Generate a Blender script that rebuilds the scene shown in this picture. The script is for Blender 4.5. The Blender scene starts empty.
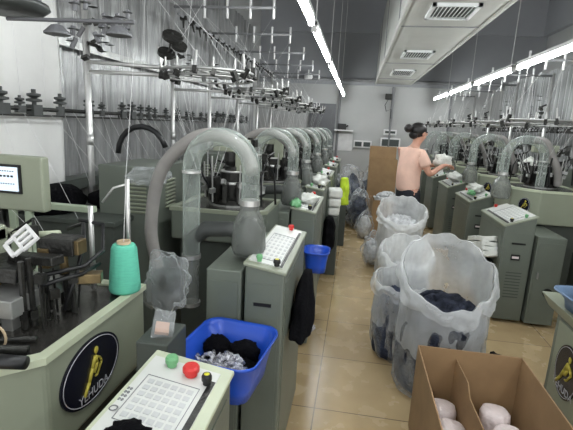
import bpy, bmesh, math, random
from mathutils import Vector, Matrix, noise
PI = math.pi
R = random.Random
S = bpy.context.scene
C = S.collection

# ------------------------------------------------------------------ materials
def lin(c):
    return tuple(((x/255.)/12.92 if x/255. <= .04045 else ((x/255.+.055)/1.055)**2.4) for x in c) + (1,)
def mat(name, rgb, rough=.5, metal=0., var=.06, scale=6., bump=0., bscale=40., stretch=(1, 1, 1), spec=.5, coat=0., sub=0.):
    m = bpy.data.materials.new(name); m.use_nodes = True
    nt = m.node_tree; b = nt.nodes['Principled BSDF']
    b.inputs['Roughness'].default_value = rough; b.inputs['Metallic'].default_value = metal
    b.inputs['Specular IOR Level'].default_value = spec; b.inputs['Coat Weight'].default_value = coat
    tc = nt.nodes.new('ShaderNodeTexCoord'); mp = nt.nodes.new('ShaderNodeMapping')
    mp.inputs['Scale'].default_value = stretch
    nt.links.new(tc.outputs['Object'], mp.inputs['Vector'])
    nz = nt.nodes.new('ShaderNodeTexNoise'); nz.inputs['Scale'].default_value = scale; nz.inputs['Detail'].default_value = 4
    nt.links.new(mp.outputs[0], nz.inputs['Vector'])
    rp = nt.nodes.new('ShaderNodeValToRGB')
    c = lin(rgb)
    rp.color_ramp.elements[0].position = .3; rp.color_ramp.elements[1].position = .7
    rp.color_ramp.elements[0].color = tuple(max(0, v*(1-var*2)) for v in c[:3]) + (1,)
    rp.color_ramp.elements[1].color = tuple(min(1, v*(1+var*2)) for v in c[:3]) + (1,)
    nt.links.new(nz.outputs['Fac'], rp.inputs[0]); nt.links.new(rp.outputs[0], b.inputs['Base Color'])
    if bump:
        n2 = nt.nodes.new('ShaderNodeTexNoise'); n2.inputs['Scale'].default_value = bscale; n2.inputs['Detail'].default_value = 3
        nt.links.new(mp.outputs[0], n2.inputs['Vector'])
        bp = nt.nodes.new('ShaderNodeBump'); bp.inputs['Strength'].default_value = bump; bp.inputs['Distance'].default_value = .02
        nt.links.new(n2.outputs['Fac'], bp.inputs['Height']); nt.links.new(bp.outputs[0], b.inputs['Normal'])
    return m
def film(name, rgb, opac, rough=.15, bump=.4, bscale=25., edge=.5, stretch=(1, 1, 1), var=.25):
    """thin plastic: see-through sheet, more solid where it turns edge-on"""
    m = mat(name, rgb, rough, 0, .05, 5, bump, bscale, stretch)
    nt = m.node_tree; b = nt.nodes['Principled BSDF']; out = nt.nodes['Material Output']
    tr = nt.nodes.new('ShaderNodeBsdfTransparent'); mx = nt.nodes.new('ShaderNodeMixShader')
    lw = nt.nodes.new('ShaderNodeLayerWeight'); lw.inputs['Blend'].default_value = .35
    nz = nt.nodes.new('ShaderNodeTexNoise'); nz.inputs['Scale'].default_value = 9; nz.inputs['Detail'].default_value = 5
    tc = nt.nodes.new('ShaderNodeTexCoord'); nt.links.new(tc.outputs['Object'], nz.inputs['Vector'])
    a = nt.nodes.new('ShaderNodeMath'); a.operation = 'MULTIPLY_ADD'
    nt.links.new(lw.outputs['Facing'], a.inputs[0]); a.inputs[1].default_value = edge; a.inputs[2].default_value = opac
    d = nt.nodes.new('ShaderNodeMath'); d.operation = 'MULTIPLY_ADD'; d.use_clamp = True
    sb = nt.nodes.new('ShaderNodeMath'); sb.operation = 'SUBTRACT'; sb.inputs[1].default_value = .5
    nt.links.new(nz.outputs['Fac'], sb.inputs[0])
    nt.links.new(sb.outputs[0], d.inputs[0]); d.inputs[1].default_value = var*2; nt.links.new(a.outputs[0], d.inputs[2])
    nt.links.new(d.outputs[0], mx.inputs[0]); nt.links.new(tr.outputs[0], mx.inputs[1]); nt.links.new(b.outputs[0], mx.inputs[2])
    nt.links.new(mx.outputs[0], out.inputs['Surface'])
    return m
def emis(name, rgb, s):
    m = bpy.data.materials.new(name); m.use_nodes = True
    b = m.node_tree.nodes['Principled BSDF']; b.inputs['Base Color'].default_value = lin(rgb)
    b.inputs['Emission Color'].default_value = lin(rgb); b.inputs['Emission Strength'].default_value = s
    return m

M = dict(
 green=mat('green_grey_paint', (104, 111, 102), .42, .05, .06, 3, .05, 60),
 olive=mat('olive_beige_paint', (140, 146, 128), .4, .0, .04, 3),
 rim=mat('pale_cream_paint', (190, 197, 172), .4, 0, .05),
 dgreen=mat('dark_green_grey_paint', (72, 78, 73), .5, .05, .08, 3),
 lgreen=mat('pale_green_paint', (165, 178, 156), .45),
 panel=mat('white_panel', (208, 210, 206), .35, 0, .03),
 key=mat('pale_key', (188, 190, 190), .5), ink=mat('grey_print', (120, 122, 124), .6),
 dark=mat('dark_steel', (52, 52, 50), .38, .6, .2, 20, .2, 60),
 plate=mat('oiled_steel_plate', (96, 94, 90), .25, .8, .15, 8, .1, 30),
 brass=mat('worn_brass', (120, 104, 74), .35, .7, .15, 20),
 chrome=mat('chrome', (200, 200, 198), .3, .65, .06),
 alu=mat('aluminium', (165, 166, 164), .35, .6, .08, 12),
 black=mat('black_plastic', (20, 21, 23), .4, 0, .1),
 rubber=mat('grey_hose', (150, 147, 144), .5, 0, .06, 8),
 drubber=mat('dark_duct', (58, 61, 60), .45, 0, .1, 8),
 red=mat('red_button', (205, 52, 50), .35), grn=mat('green_button', (110, 170, 120), .4), yel=mat('yellow_insert', (220, 215, 60), .4),
 gold=mat('gold_print', (190, 176, 70), .45), white=mat('white_plastic', (225, 225, 225), .35),
 emb=mat('emblem_black', (22, 23, 36), .25, 0, .1), silverline=mat('emblem_line', (190, 190, 196), .4),
 wall=mat('wall_paint', (176, 177, 176), .8, 0, .04, 1.2), wallshade=mat('shaded_upper_wall', (150, 152, 155), .8, 0, .04, 1),  # second wall tone is darker: weaker light above the lamps put into the colour
 ceil=mat('ceiling_paint', (160, 162, 166), .85, 0, .03, 1), duct=mat('duct_board', (172, 173, 168), .7, 0, .05, 1.5),
 vent=mat('vent_frame', (225, 228, 228), .4), ventd=mat('vent_dark', (60, 68, 66), .5),
 doorg=mat('door_grey', (96, 97, 100), .5, 0, .05), trim=mat('trim_grey', (128, 129, 131), .6),
 cloth=mat('white_cloth', (226, 226, 224), .8, 0, .02, 4, .1, 20),
 cotton=mat('white_cotton', (214, 216, 210), .9, 0, .05, 12, .5, 60),
 dfab=mat('black_knit', (11, 11, 14), .95, 0, .1, 30, .5, 80, spec=.1),
 bluefab=mat('navy_grey_socks', (52, 58, 74), .9, 0, .35, 14, .8, 45, spec=.2),
 blackfab=mat('charcoal_socks', (38, 42, 54), .9, 0, .4, 14, .8, 45, spec=.2),
 whitefab=mat('white_sock_heap', (196, 198, 200), .9, 0, .12, 20, .8, 40),
 lilac=mat('pink_white_wrap', (228, 216, 216), .5, 0, .05, 14, .4, 30),
 hivis=mat('yellow_green_cloth', (205, 235, 60), .8, 0, .08, 12, .3, 30),
 blue=mat('blue_plastic', (34, 80, 190), .3, 0, .05), bluetub2=mat('pale_blue_plastic', (104, 128, 158), .4),
 card=mat('cardboard', (152, 124, 90), .85, 0, .06, 7), cardin=mat('cardboard_fluting', (150, 120, 88), .9),
 teal=mat('teal_yarn', (104, 205, 176), .8, 0, .04, 30, .4, 120, (1, 1, 8)), kraft=mat('paper_core', (190, 170, 140), .8),
 yarn=mat('white_yarn', (215, 215, 215), .8), wire=mat('hanging_wire', (200, 200, 200), .5),
 skin=mat('skin', (200, 150, 128), .55), shirt=mat('peach_shirt', (238, 198, 180), .85, 0, .03, 10, .4, 12),
 trouser=mat('black_trousers', (28, 30, 38), .85), hair=mat('dark_hair', (26, 22, 22), .5),
 silver=mat('silver_foil', (190, 190, 196), .25, .7, .2, 40, .8, 90), leafg=mat('printed_card', (196, 160, 140), .6),
 tube=film('clear_tube', (176, 186, 180), .2, .12, .1, 12, .75),
 bell=film('frosted_canister', (128, 132, 128), .5, .25, .1, 12, .5),
 bag=film('clear_bag', (226, 230, 233), .08, .2, 1., 9, .55, (1, 1, .35), .2),
 lining=film('milky_lining', (232, 235, 236), .3, .3, .6, 8, .4, (1, 1, .5), .15),
 bagthin=film('thin_clear_bag', (215, 220, 222), .06, .12, 1., 18, .7, var=.3),
 bagwhite=film('milky_bag', (236, 238, 238), .5, .35, .9, 20, .4),
 screen=emis('display', (205, 220, 232), .55), lamp=emis('fluorescent', (246, 250, 250), 43.),
)
def curtain_mat(name='plastic_curtain'):
    m = mat(name, (150, 151, 151), .28, .35, .16, 3.5, .55, 16, (1, 7, .5))
    return m
M['curtain'] = curtain_mat()
M['curtainr'] = mat('grey_curtain', (132, 134, 134), .5, .2, .2, 4, .5, 16, (1, 8, .5))
def tile_mat():
    m = bpy.data.materials.new('beige_floor_tiles'); m.use_nodes = True
    nt = m.node_tree; b = nt.nodes['Principled BSDF']
    g = nt.nodes.new('ShaderNodeNewGeometry'); sp = nt.nodes.new('ShaderNodeSeparateXYZ'); nt.links.new(g.outputs['Position'], sp.inputs[0])
    def mth(op, a, bb=None, c=None):
        n = nt.nodes.new('ShaderNodeMath'); n.operation = op
        for i, v in enumerate((a, bb, c)):
            if v is None: continue
            if isinstance(v, (int, float)): n.inputs[i].default_value = v
            else: nt.links.new(v, n.inputs[i])
        return n.outputs[0]
    def line(o, off):
        t = mth('DIVIDE', mth('ADD', o, off), .6)
        fr = mth('FRACT', t); d = mth('MINIMUM', fr, mth('SUBTRACT', 1, fr))
        return mth('LESS_THAN', d, .0055), mth('FLOOR', t)
    lx, ix = line(sp.outputs[0], .12+6); ly, iy = line(sp.outputs[1], -2.285+6)
    grout = mth('MAXIMUM', lx, ly)
    cb = nt.nodes.new('ShaderNodeCombineXYZ'); nt.links.new(ix, cb.inputs[0]); nt.links.new(iy, cb.inputs[1])
    wn = nt.nodes.new('ShaderNodeTexWhiteNoise'); nt.links.new(cb.outputs[0], wn.inputs[0])
    nz = nt.nodes.new('ShaderNodeTexNoise'); nz.inputs['Scale'].default_value = 5; nz.inputs['Detail'].default_value = 6
    nt.links.new(g.outputs['Position'], nz.inputs['Vector'])
    s = mth('ADD', mth('MULTIPLY', wn.outputs['Value'], .25), mth('MULTIPLY', nz.outputs['Fac'], .75))
    rp = nt.nodes.new('ShaderNodeValToRGB'); rp.color_ramp.elements[0].position = .2; rp.color_ramp.elements[1].position = .8
    rp.color_ramp.elements[0].color = lin((168, 145, 108)); rp.color_ramp.elements[1].color = lin((198, 176, 136))
    nt.links.new(s, rp.inputs[0])
    mx = nt.nodes.new('ShaderNodeMix'); mx.data_type = 'RGBA'
    nt.links.new(grout, mx.inputs[0]); nt.links.new(rp.outputs[0], mx.inputs[6]); mx.inputs[7].default_value = lin((96, 80, 62))
    nt.links.new(mx.outputs[2], b.inputs['Base Color'])
    nt.links.new(mth('MULTIPLY_ADD', nz.outputs['Fac'], .2, .16), b.inputs['Roughness'])
    return m
M['floor'] = tile_mat()

# ------------------------------------------------------------------ mesh builder
class MB:
    def __init__(s): s.bm = bmesh.new()
    def face(s, vs):
        try: return s.bm.faces.new(vs)
        except ValueError: return None
    def v(s, p): return s.bm.verts.new(p)
    def hexa(s, b, t):
        B = [s.v(p) for p in b]; T = [s.v(p) for p in t]; n = len(B)
        s.face(B[::-1]); s.face(T)
        for i in range(n): s.face([B[i], B[(i+1) % n], T[(i+1) % n], T[i]])
        return s
    def box(s, x0, x1, y0, y1, z0, z1):
        x0, x1 = min(x0, x1), max(x0, x1)
        q = [(x0, y0), (x1, y0), (x1, y1), (x0, y1)]
        return s.hexa([(a, b, z0) for a, b in q], [(a, b, z1) for a, b in q])
    def obox(s, c, sz, rot=(0, 0, 0)):
        m = Matrix.Translation(c) @ (Matrix.Rotation(rot[2], 4, 'Z') @ Matrix.Rotation(rot[1], 4, 'Y') @ Matrix.Rotation(rot[0], 4, 'X'))
        a, b, d = sz[0]/2, sz[1]/2, sz[2]/2
        q = [(-a, -b), (a, -b), (a, b), (-a, b)]
        return s.hexa([m @ Vector((x, y, -d)) for x, y in q], [m @ Vector((x, y, d)) for x, y in q])
    def prism(s, poly, z0, z1): return s.hexa([(a, b, z0) for a, b in poly], [(a, b, z1) for a, b in poly])
    def tube(s, pts, r, n=8, closed=False, cap=True):
        pts = [Vector(p) for p in pts]; k = len(pts)
        rs = r if isinstance(r, (list, tuple)) else [r]*k
        up = None; rings = []
        for i, p in enumerate(pts):
            if closed: t = (pts[(i+1) % k]-pts[i-1]).normalized()
            else: t = (pts[min(i+1, k-1)]-pts[max(i-1, 0)]).normalized()
            if up is None:
                up = Vector((0, 0, 1)) if abs(t.z) < .9 else Vector((1, 0, 0))
            up = (up - t*up.dot(t)); up = up.normalized() if up.length > 1e-6 else t.orthogonal().normalized()
            w = t.cross(up)
            rings.append([s.v(p+(up*math.cos(a)+w*math.sin(a))*rs[i]) for a in [2*PI*j/n for j in range(n)]])
        for i in range(k if closed else k-1):
            A, B = rings[i], rings[(i+1) % k]
            for j in range(n): s.face([A[j], A[(j+1) % n], B[(j+1) % n], B[j]])
        if cap and not closed: s.face(rings[0][::-1]); s.face(rings[-1])
        return s
    def cyl(s, a, b, r, r2=None, n=12, cap=True): return s.tube([a, b], [r, r if r2 is None else r2], n, cap=cap)
    def lathe(s, prof, c=(0, 0, 0), n=24, cap=False, sy=1.):
        rings = [[s.v((c[0]+r*math.cos(2*PI*j/n), c[1]+r*sy*math.sin(2*PI*j/n), c[2]+z)) for j in range(n)] for r, z in prof]
        for A, B in zip(rings, rings[1:]):
            for j in range(n): s.face([A[j], A[(j+1) % n], B[(j+1) % n], B[j]])
        if cap: s.face(rings[0][::-1]); s.face(rings[-1])
        return s
    def ring(s, c, R_, r, n=32, m=6):
        return s.tube([(c[0]+R_*math.cos(2*PI*i/n), c[1]+R_*math.sin(2*PI*i/n), c[2]) for i in range(n)], r, m, closed=True)
    def grid(s, f, nu, nv, wrapu=False):
        V = [[s.v(f(i/(nu if wrapu else nu-1), j/(nv-1))) for i in range(nu)] for j in range(nv)]
        for j in range(nv-1):
            for i in range(nu if wrapu else nu-1):
                s.face([V[j][i], V[j][(i+1) % nu], V[j+1][(i+1) % nu], V[j+1][i]])
        return s
    def blob(s, c, sz, seed=0, amp=.15, fr=3., sub=3, rotz=0.):
        r = bmesh.ops.create_icosphere(s.bm, subdivisions=sub, radius=1.)
        cr, sr = math.cos(rotz), math.sin(rotz)
        for v in r['verts']:
            d = v.co.normalized(); k = 1+amp*noise.noise(d*fr+Vector((seed*7.3, seed*1.7, seed)))*2
            x, y, z = d.x*sz[0]*k, d.y*sz[1]*k, d.z*sz[2]*k
            v.co = (c[0]+x*cr-y*sr, c[1]+x*sr+y*cr, c[2]+z)
        return s
    def build(s, name, m, parent=None, smooth=False, bevel=0., solid=0., loc=None):
        bmesh.ops.recalc_face_normals(s.bm, faces=s.bm.faces)
        off = Vector((0, 0, 0))
        if parent is None and loc is None:
            xs = [v.co for v in s.bm.verts]
            off = Vector(((min(v.x for v in xs)+max(v.x for v in xs))/2, (min(v.y for v in xs)+max(v.y for v in xs))/2, min(v.z for v in xs)))
            for v in s.bm.verts: v.co -= off
        me = bpy.data.meshes.new(name); s.bm.to_mesh(me); s.bm.free()
        if smooth:
            for p in me.polygons: p.use_smooth = True
        me.materials.append(m)
        o = bpy.data.objects.new(name, me); C.objects.link(o); o.parent = parent; o.location = off if loc is None else loc
        if bevel:
            b = o.modifiers.new('Bevel', 'BEVEL'); b.width = bevel; b.segments = 2; b.limit_method = 'ANGLE'
        if solid:
            b = o.modifiers.new('Solid', 'SOLIDIFY'); b.thickness = solid
        if smooth and bevel:
            pass
        return o
def tag(o, label=None, cat=None, group=None, kind=None):
    if label: o['label'] = label
    if cat: o['category'] = cat
    if group: o['group'] = group
    if kind: o['kind'] = kind
    return o
def empty(name, loc, rz=0.):
    o = bpy.data.objects.new(name, None); C.objects.link(o); o.location = loc; o.rotation_euler = (0, 0, rz); o.empty_display_size = .1
    return o
def struct(name, b, m, **k): return tag(b.build(name, m, **k), kind='structure')
def copy_tree(o, parent=None):
    c = o.copy(); C.objects.link(c); c.parent = parent
    for ch in kids.get(o.name, []): copy_tree(ch, c)
    return c
kids = {}
def index_kids():
    kids.clear()
    for o in C.objects:
        if o.parent: kids.setdefault(o.parent.name, []).append(o)
def text(body, size, m, parent, mtx, name='lettering', ext=.0005):
    cu = bpy.data.curves.new('t', 'FONT'); cu.body = body; cu.size = size; cu.extrude = ext; cu.align_x = 'CENTER'; cu.align_y = 'CENTER'
    t = bpy.data.objects.new('t', cu); C.objects.link(t)
    bpy.context.view_layer.update()
    me = bpy.data.meshes.new_from_object(t.evaluated_get(bpy.context.evaluated_depsgraph_get()))
    bpy.data.objects.remove(t); bpy.data.curves.remove(cu)
    me.transform(mtx); me.materials.clear(); me.materials.append(m)
    o = bpy.data.objects.new(name, me); C.objects.link(o); o.parent = parent
    return o

def explode(root, names):
    """give every separate piece of the named parts an object of its own"""
    def rec(o): return [o]+[q for c in C.objects if c.parent == o for q in rec(c)]
    for o in rec(root):
        if o.type != 'MESH' or o.name.split('.')[0] not in names: continue
        bm = bmesh.new(); bm.from_mesh(o.data); left = set(bm.verts); pcs = []
        while left:
            st = [left.pop()]; isl = {st[0]}
            while st:
                for e in st.pop().link_edges:
                    for v in e.verts:
                        if v in left: left.discard(v); isl.add(v); st.append(v)
            pcs.append(isl)
        base = o.name.split('.')[0]
        for isl in pcs:
            idx = {v: i for i, v in enumerate(sorted(isl, key=lambda v: v.index))}
            fs = {f for v in isl for f in v.link_faces}
            me = bpy.data.meshes.new(base); me.from_pydata([v.co[:] for v in idx], [], [[idx[v] for v in f.verts] for f in fs])
            me.materials.append(o.data.materials[0]); sm = o.data.polygons[0].use_smooth
            for p in me.polygons: p.use_smooth = sm
            q = bpy.data.objects.new(base, me); C.objects.link(q); q.parent = o.parent; q.location = o.location
        bm.free(); bpy.data.objects.remove(o)
EXP = {'thread_feeder', 'feeder_pin', 'guide_rod', 'cam_block', 'feeder', 'bar_finger', 'air_hose', 'thread_tensioner', 'yarn_finger', 'clamp_band', 'sight_glass_ring'}
# ------------------------------------------------------------------ room shell
XL, XR, YF, YN, ZC, ZB = -2.3, 3.63, 10., -1.6, 4.75, 3.63
struct('floor', MB().box(XL-.2, XR+.2, YN, YF+.2, -.1, 0), M['floor'])
struct('ceiling', MB().box(XL-.2, XR+.2, YN, YF+.2, ZC, ZC+.1), M['ceil'])
struct('wall_far', MB().box(XL-.2, XR+.2, YF, YF+.2, 0, ZC), M['wall'])
struct('wall_left', MB().box(XL-.2, XL, YN, YF, 0, ZC), M['wall'])
struct('wall_right', MB().box(XR, XR+.2, YN, YF, 0, ZC), M['wall'])
struct('trim_1', MB().box(XL, XR, YF-.1, YF-.001, ZB, ZC-.001), M['ceil'])
struct('trim_2', MB().box(XR-.1, XR-.001, YN, YF-.1, ZB, ZC-.001), M['ceil'])
struct('trim_3', MB().box(XL, XR, YF-.05, YF-.001, 2.56, ZB-.001), M['wallshade'])  # upper wall band, its shade above the lamps painted in as a darker tone
struct('trim_4', MB().cyl((XL, YF-.1, 2.66), (XR, YF-.1, 2.66), .03), M['trim'])
struct('trim_5', MB().cyl((-.45, YF-.04, .3), (-.45, YF-.04, 2.55), .03), M['trim'])
struct('trim_6', MB().cyl((.7, YF-.04, .3), (.7, YF-.04, 2.55), .03), M['trim'])
struct('trim_7', MB().box(1.9, 1.94, YF-.03, YF-.001, 0, 2.56), M['trim'])
struct('baseboard_far', MB().box(XL, XR, YF-.02, YF-.001, 0, .1), M['trim'])
d = struct('door_1', MB().box(-1.1, -.52, YF-.06, YF-.002, 0, 2.14), M['doorg'])
MB().box(-1.02, -.6, YF-.075, YF-.06, .15, 1.0).box(-1.02, -.6, YF-.075, YF-.06, 1.12, 2.02).build('door_panel', M['doorg'], d, loc=None).location = -d.location
MB().cyl((-.58, YF-.06, 1.05), (-.58, YF-.12, 1.05), .02).build('door_handle', M['chrome'], d).location = -d.location
# air duct under the ceiling
dx0, dx1, dz = .3, 1.03, 2.6
struct('trim_8', MB().box(dx0, dx1, YN, YF-.11, dz, 3.7).box(dx0-.015, dx0+.02, YN, YF-.12, dz-.015, dz+.03).box(dx1-.02, dx1+.015, YN, YF-.12, dz-.015, dz+.03), M['duct'], bevel=.01)
for y in (2.1, 4.4, 6.75, 8.8):
    struct('trim_9', MB().box(dx0-.01, dx1+.01, y, y+.03, dz-.006, dz+.001).box(dx0-.008, dx0, y, y+.03, dz, 3.7), M['trim'])
vl = ['nearest air vent under the long ceiling duct', 'middle air vent under the long ceiling duct', 'farthest air vent under the long ceiling duct']
for (y0, y1), L in zip(((3.62, 4.06), (5.66, 6.2), (7.42, 8.15)), vl):
    t = tag(empty('air_vent', (.66, (y0+y1)/2, dz)), L, 'vent', 'air vents under the ceiling duct')
    h = (y1-y0)/2; w = .18
    MB().box(-w, w, -h, -h+.03, -.025, -.001).box(-w, w, h-.03, h, -.025, -.001).box(-w, -w+.03, -h, h, -.025, -.001).box(w-.03, w, -h, h, -.025, -.001).build('frame', M['vent'], t)
    MB().box(-w+.03, w-.03, -h+.03, h-.03, -.006, -.001).build('backing', M['ventd'], t)
    sl = MB()
    for k in range(9):
        x = -w+.055+k*(2*w-.11)/8; sl.obox((x, 0, -.016), (.006, 2*h-.06, .016), (0, .5, 0))
    sl.build('louvre', M['vent'], t)

# ------------------------------------------------------------------ lamps
def lamp_row(X, ys, side):
    for i, y0 in enumerate(ys):
        words = ['nearest', 'second', 'third', 'fourth', 'fifth', 'sixth'][i]
        t = tag(empty('tube_lamp', (X, y0, 2.31)), f'{words} white fluorescent tube from the camera in the {side} row', 'lamp', f'fluorescent tubes of the {side} row')
        MB().cyl((0, .03, 0), (0, 1.47, 0), .017, n=8).build('tube', M['lamp'], t, smooth=True)
        MB().box(-.02, .02, 0, .03, -.018, .05).box(-.02, .02, 1.47, 1.5, -.018, .05).box(-.02, .02, 0, 1.5, .028, .06).build('fitting', M['white'], t)
        MB().cyl((0, .1, .05), (0, .1, ZC-2.31), .004, n=5).build('hanging_wire', M['wire'], t)
lamp_row(-.36, [1.55-1.62*1, 1.55, 1.55+1.65, 4.87, 6.52, 8.17], 'left')
lamp_row(1.53, [0.05, 1.68, 3.33, 4.95, 6.6, 8.2], 'right')

# ------------------------------------------------------------------ knitting machines
def emblem(parent, c0, ny, nz, s, rz=0.):
    """oval badge on a face looking toward the aisle; s = -1: face looks to +x, s = 1: to -x"""
    fx = -s; c = (0., 0., 0.)
    def ell(a, b, x, t, n=48):
        return [(x, c[1]+a*math.cos(2*PI*i/n), c[2]+b*math.sin(2*PI*i/n)) for i in range(n)]
    m = MB(); A = [m.v(p) for p in ell(ny, nz, c[0]+fx*.006, 0)]; B = [m.v(p) for p in ell(ny, nz, c[0], 0)]
    m.face(A); m.face(B[::-1]); [m.face([A[i], A[(i+1) % 48], B[(i+1) % 48], B[i]]) for i in range(48)]
    e = m.build('emblem', M['emb'], parent, loc=c0); e.rotation_euler = (0, 0, rz)
    MB().tube(ell(ny*.93, nz*.93, c[0]+fx*.0065, 0), .0014, 5, closed=True).build('emblem_outline', M['silverline'], e)
    x = c[0]+fx*.009; k = nz/.125; g = -fx
    # reading direction on the face: seen from the aisle side
    def P(u, w): return (x, c[1]-u*k*(-fx), c[2]+w*k)
    fig = MB(); fig.blob(P(.02, .07), (.003, .013*k, .015*k), 1, 0, sub=2)
    def st(pts, th):
        for (a, b), (a2, b2) in zip(pts, pts[1:]):
            fig.tube([P(a, b), P(a2, b2)], th*k, 6)
    st([(.012, .05), (-.008, .01), (-.03, -.035), (-.06, -.075)], .0065)
    st([(.012, .05), (.02, .02), (.0, -.012)], .0075)
    st([(.016, .045), (.04, .03), (.05, .01), (.035, -.008)], .005)
    st([(.05, .01), (.02, -.03), (.008, -.03)], .004)
    o = fig.build('emblem_figure', M['gold'], e, smooth=True)
    mt = Matrix.Translation((x-fx*.0005, c[1], c[2]-.083*k)) @ Matrix.Rotation(PI/2*fx, 4, 'Z') @ Matrix.Rotation(PI/2, 4, 'X')
    text('YEHUDA', .046*k, M['silverline'], e, mt, 'emblem_lettering')
    return e

def cabinet(root, s, w, za, zm, L, near=0., panelkind=0, full=False):
    """control cabinet: aisle edge at x=0, body away from the aisle; sloping white key panel on top"""
    X = lambda x: s*x
    q = [(X(0), near), (X(w), near), (X(w), near+L), (X(0), near+L)]
    if s < 0: q = [q[1], q[0], q[3], q[2]]; zt = [zm, za, za, zm]
    else: zt = [za, zm, zm, za]
    cab = MB().hexa([(a, b, .03) for a, b in q], [(a, b, z-.012) for (a, b), z in zip(q, zt)]).build('control_cabinet', M['green'], root, bevel=.008)
    # raised lip + key panel
    e = .008
    qq = [(a+(e if a > min(q[0][0], q[1][0]) else -e), b+(e if b > near else -e)) for a, b in q]
    MB().hexa([(a, b, z-.014) for (a, b), z in zip(qq, zt)], [(a, b, z) for (a, b), z in zip(qq, zt)]).build('cabinet_top', M['rim' if full else 'olive'], cab, bevel=.004)
    def PP(u, v, h): # u: 0 aisle edge..1 machine edge, v: 0..1 along
        return Vector((X(u*w), near+v*L, za+(zm-za)*u+h))
    def quad(m, u0, u1, v0, v1, h0, h1):
        b = [PP(u, v, h0) for u, v in ((u0, v0), (u1, v0), (u1, v1), (u0, v1))]; t = [PP(u, v, h1) for u, v in ((u0, v0), (u1, v0), (u1, v1), (u0, v1))]
        m.hexa(b, t); return m
    quad(MB(), .1, .97, .05, .96, -.001, .004).build('key_panel', M['panel'], cab)
    k = MB()
    if full:
        lo, hi = .6, .84
        ins = [.26, .84]
    else: lo, hi, ins = .12, .72, [.22, .82]
    for i in range(6 if full else 8):
        for j in range(6 if full else 5):
            u = ins[0]+.05+(ins[1]-ins[0]-.1)*j/(5 if full else 4); v = lo+.03+(hi-lo-.06)*i/(5 if full else 7)
            quad(k, u-.035, u+.035, v-(.011 if full else .018), v+(.011 if full else .018), .004, .0055)
    k.build('key_pad', M['key'], cab)
    f = MB(); c0, c1, v0, v1 = ins[0]-.03, ins[1]+.03, lo, hi
    f.tube([PP(c0, v0, .005), PP(c1, v0, .005), PP(c1, v1, .005), PP(c0, v1, .005)], .0012, 4, closed=True)
    f.build('key_border', M['ink'], cab)
    if full:
        mk = MB(); c_ = PP(.93, .64, .0055)
        mk.tube([c_+Vector((.009*math.cos(2*PI*i/20), .009*math.sin(2*PI*i/20), 0)) for i in range(20)], .0018, 4, closed=True)
        mk.build('round_mark', M['ink'], cab)
        gl = MB()
        for i in range(4):
            for du in (-.02, .015): quad(gl, .93+du, .93+du+.02, .68+.02*i, .692+.02*i, .004, .0052)
            quad(gl, .905, .955, .685+.02*i, .688+.02*i, .004, .0052)
        gl.build('panel_lettering', M['ink'], cab)
    st = MB(); quad(st, .1, .17, .05, .9, .004, .006).build('scale_strip', M['dark'], cab)
    zz = -1 if False else 1
    cabs = []
    for (u, v, col, r, nm) in (((.7, .925, 'grn', .018, 'start_button'), (.42, .905, 'red', .023, 'stop_button'), (.19, .88, 'black', .014, 'selector')) if full else ((.7, .06, 'grn', .014, 'start_button'), (.45, .93, 'red', .016, 'stop_button'), (.25, .06, 'black', .016, 'selector'))):
        p = PP(u, v, .004)
        MB().lathe([(r*.75, 0), (r*.75, .012), (r, .013), (r, .024), (r*.8, .03), (.001, .031)], p, 16).build(nm, M[col], cab, smooth=False)
        if nm == 'selector': MB().lathe([(r*.6, .03), (.001, .034)], p, 12).build('selector_face', M['yel'], cab)
    # near face: pull slot, plate and vents; side seam
    xa, xb = X(w*.3), X(w*.75); x0, x1 = min(xa, xb), max(xa, xb)
    m = MB().box(x0, x1, near-.006, near+.002, za-.16, za-.145)
    if s > 0:
        dvn = MB()
        for i in range(9): dvn.box(x0-.01, x1+.005, near-.005, near+.002, za-.42-i*.028, za-.412-i*.028)
        dvn.build('door_vent', M['dgreen'], cab)
    m.build('pull_slot', M['black'], cab)
    xd0, xd1 = X(.02), X(w-.02)
    MB().box(min(xd0, xd1), max(xd0, xd1), near-.003, near+.002, .08, za-.06).build('cabinet_door', M['green'], cab)
    if s > 0:
        MB().box(x0+.01, x1-.03, near-.008, near, za-.3, za-.25).build('name_plate', M['black'], cab)
        MB().box(x0+.018, x1-.038, near-.0095, near-.008, za-.285, za-.265).build('plate_mark', M['lilac'], cab)
    xs = X(-.003); xs2 = X(.004)
    MB().box(min(xs, xs2), max(xs, xs2), near+.04, near+L-.04, .08, za-.06).build('side_door', M['green'], cab)
    return cab

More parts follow.
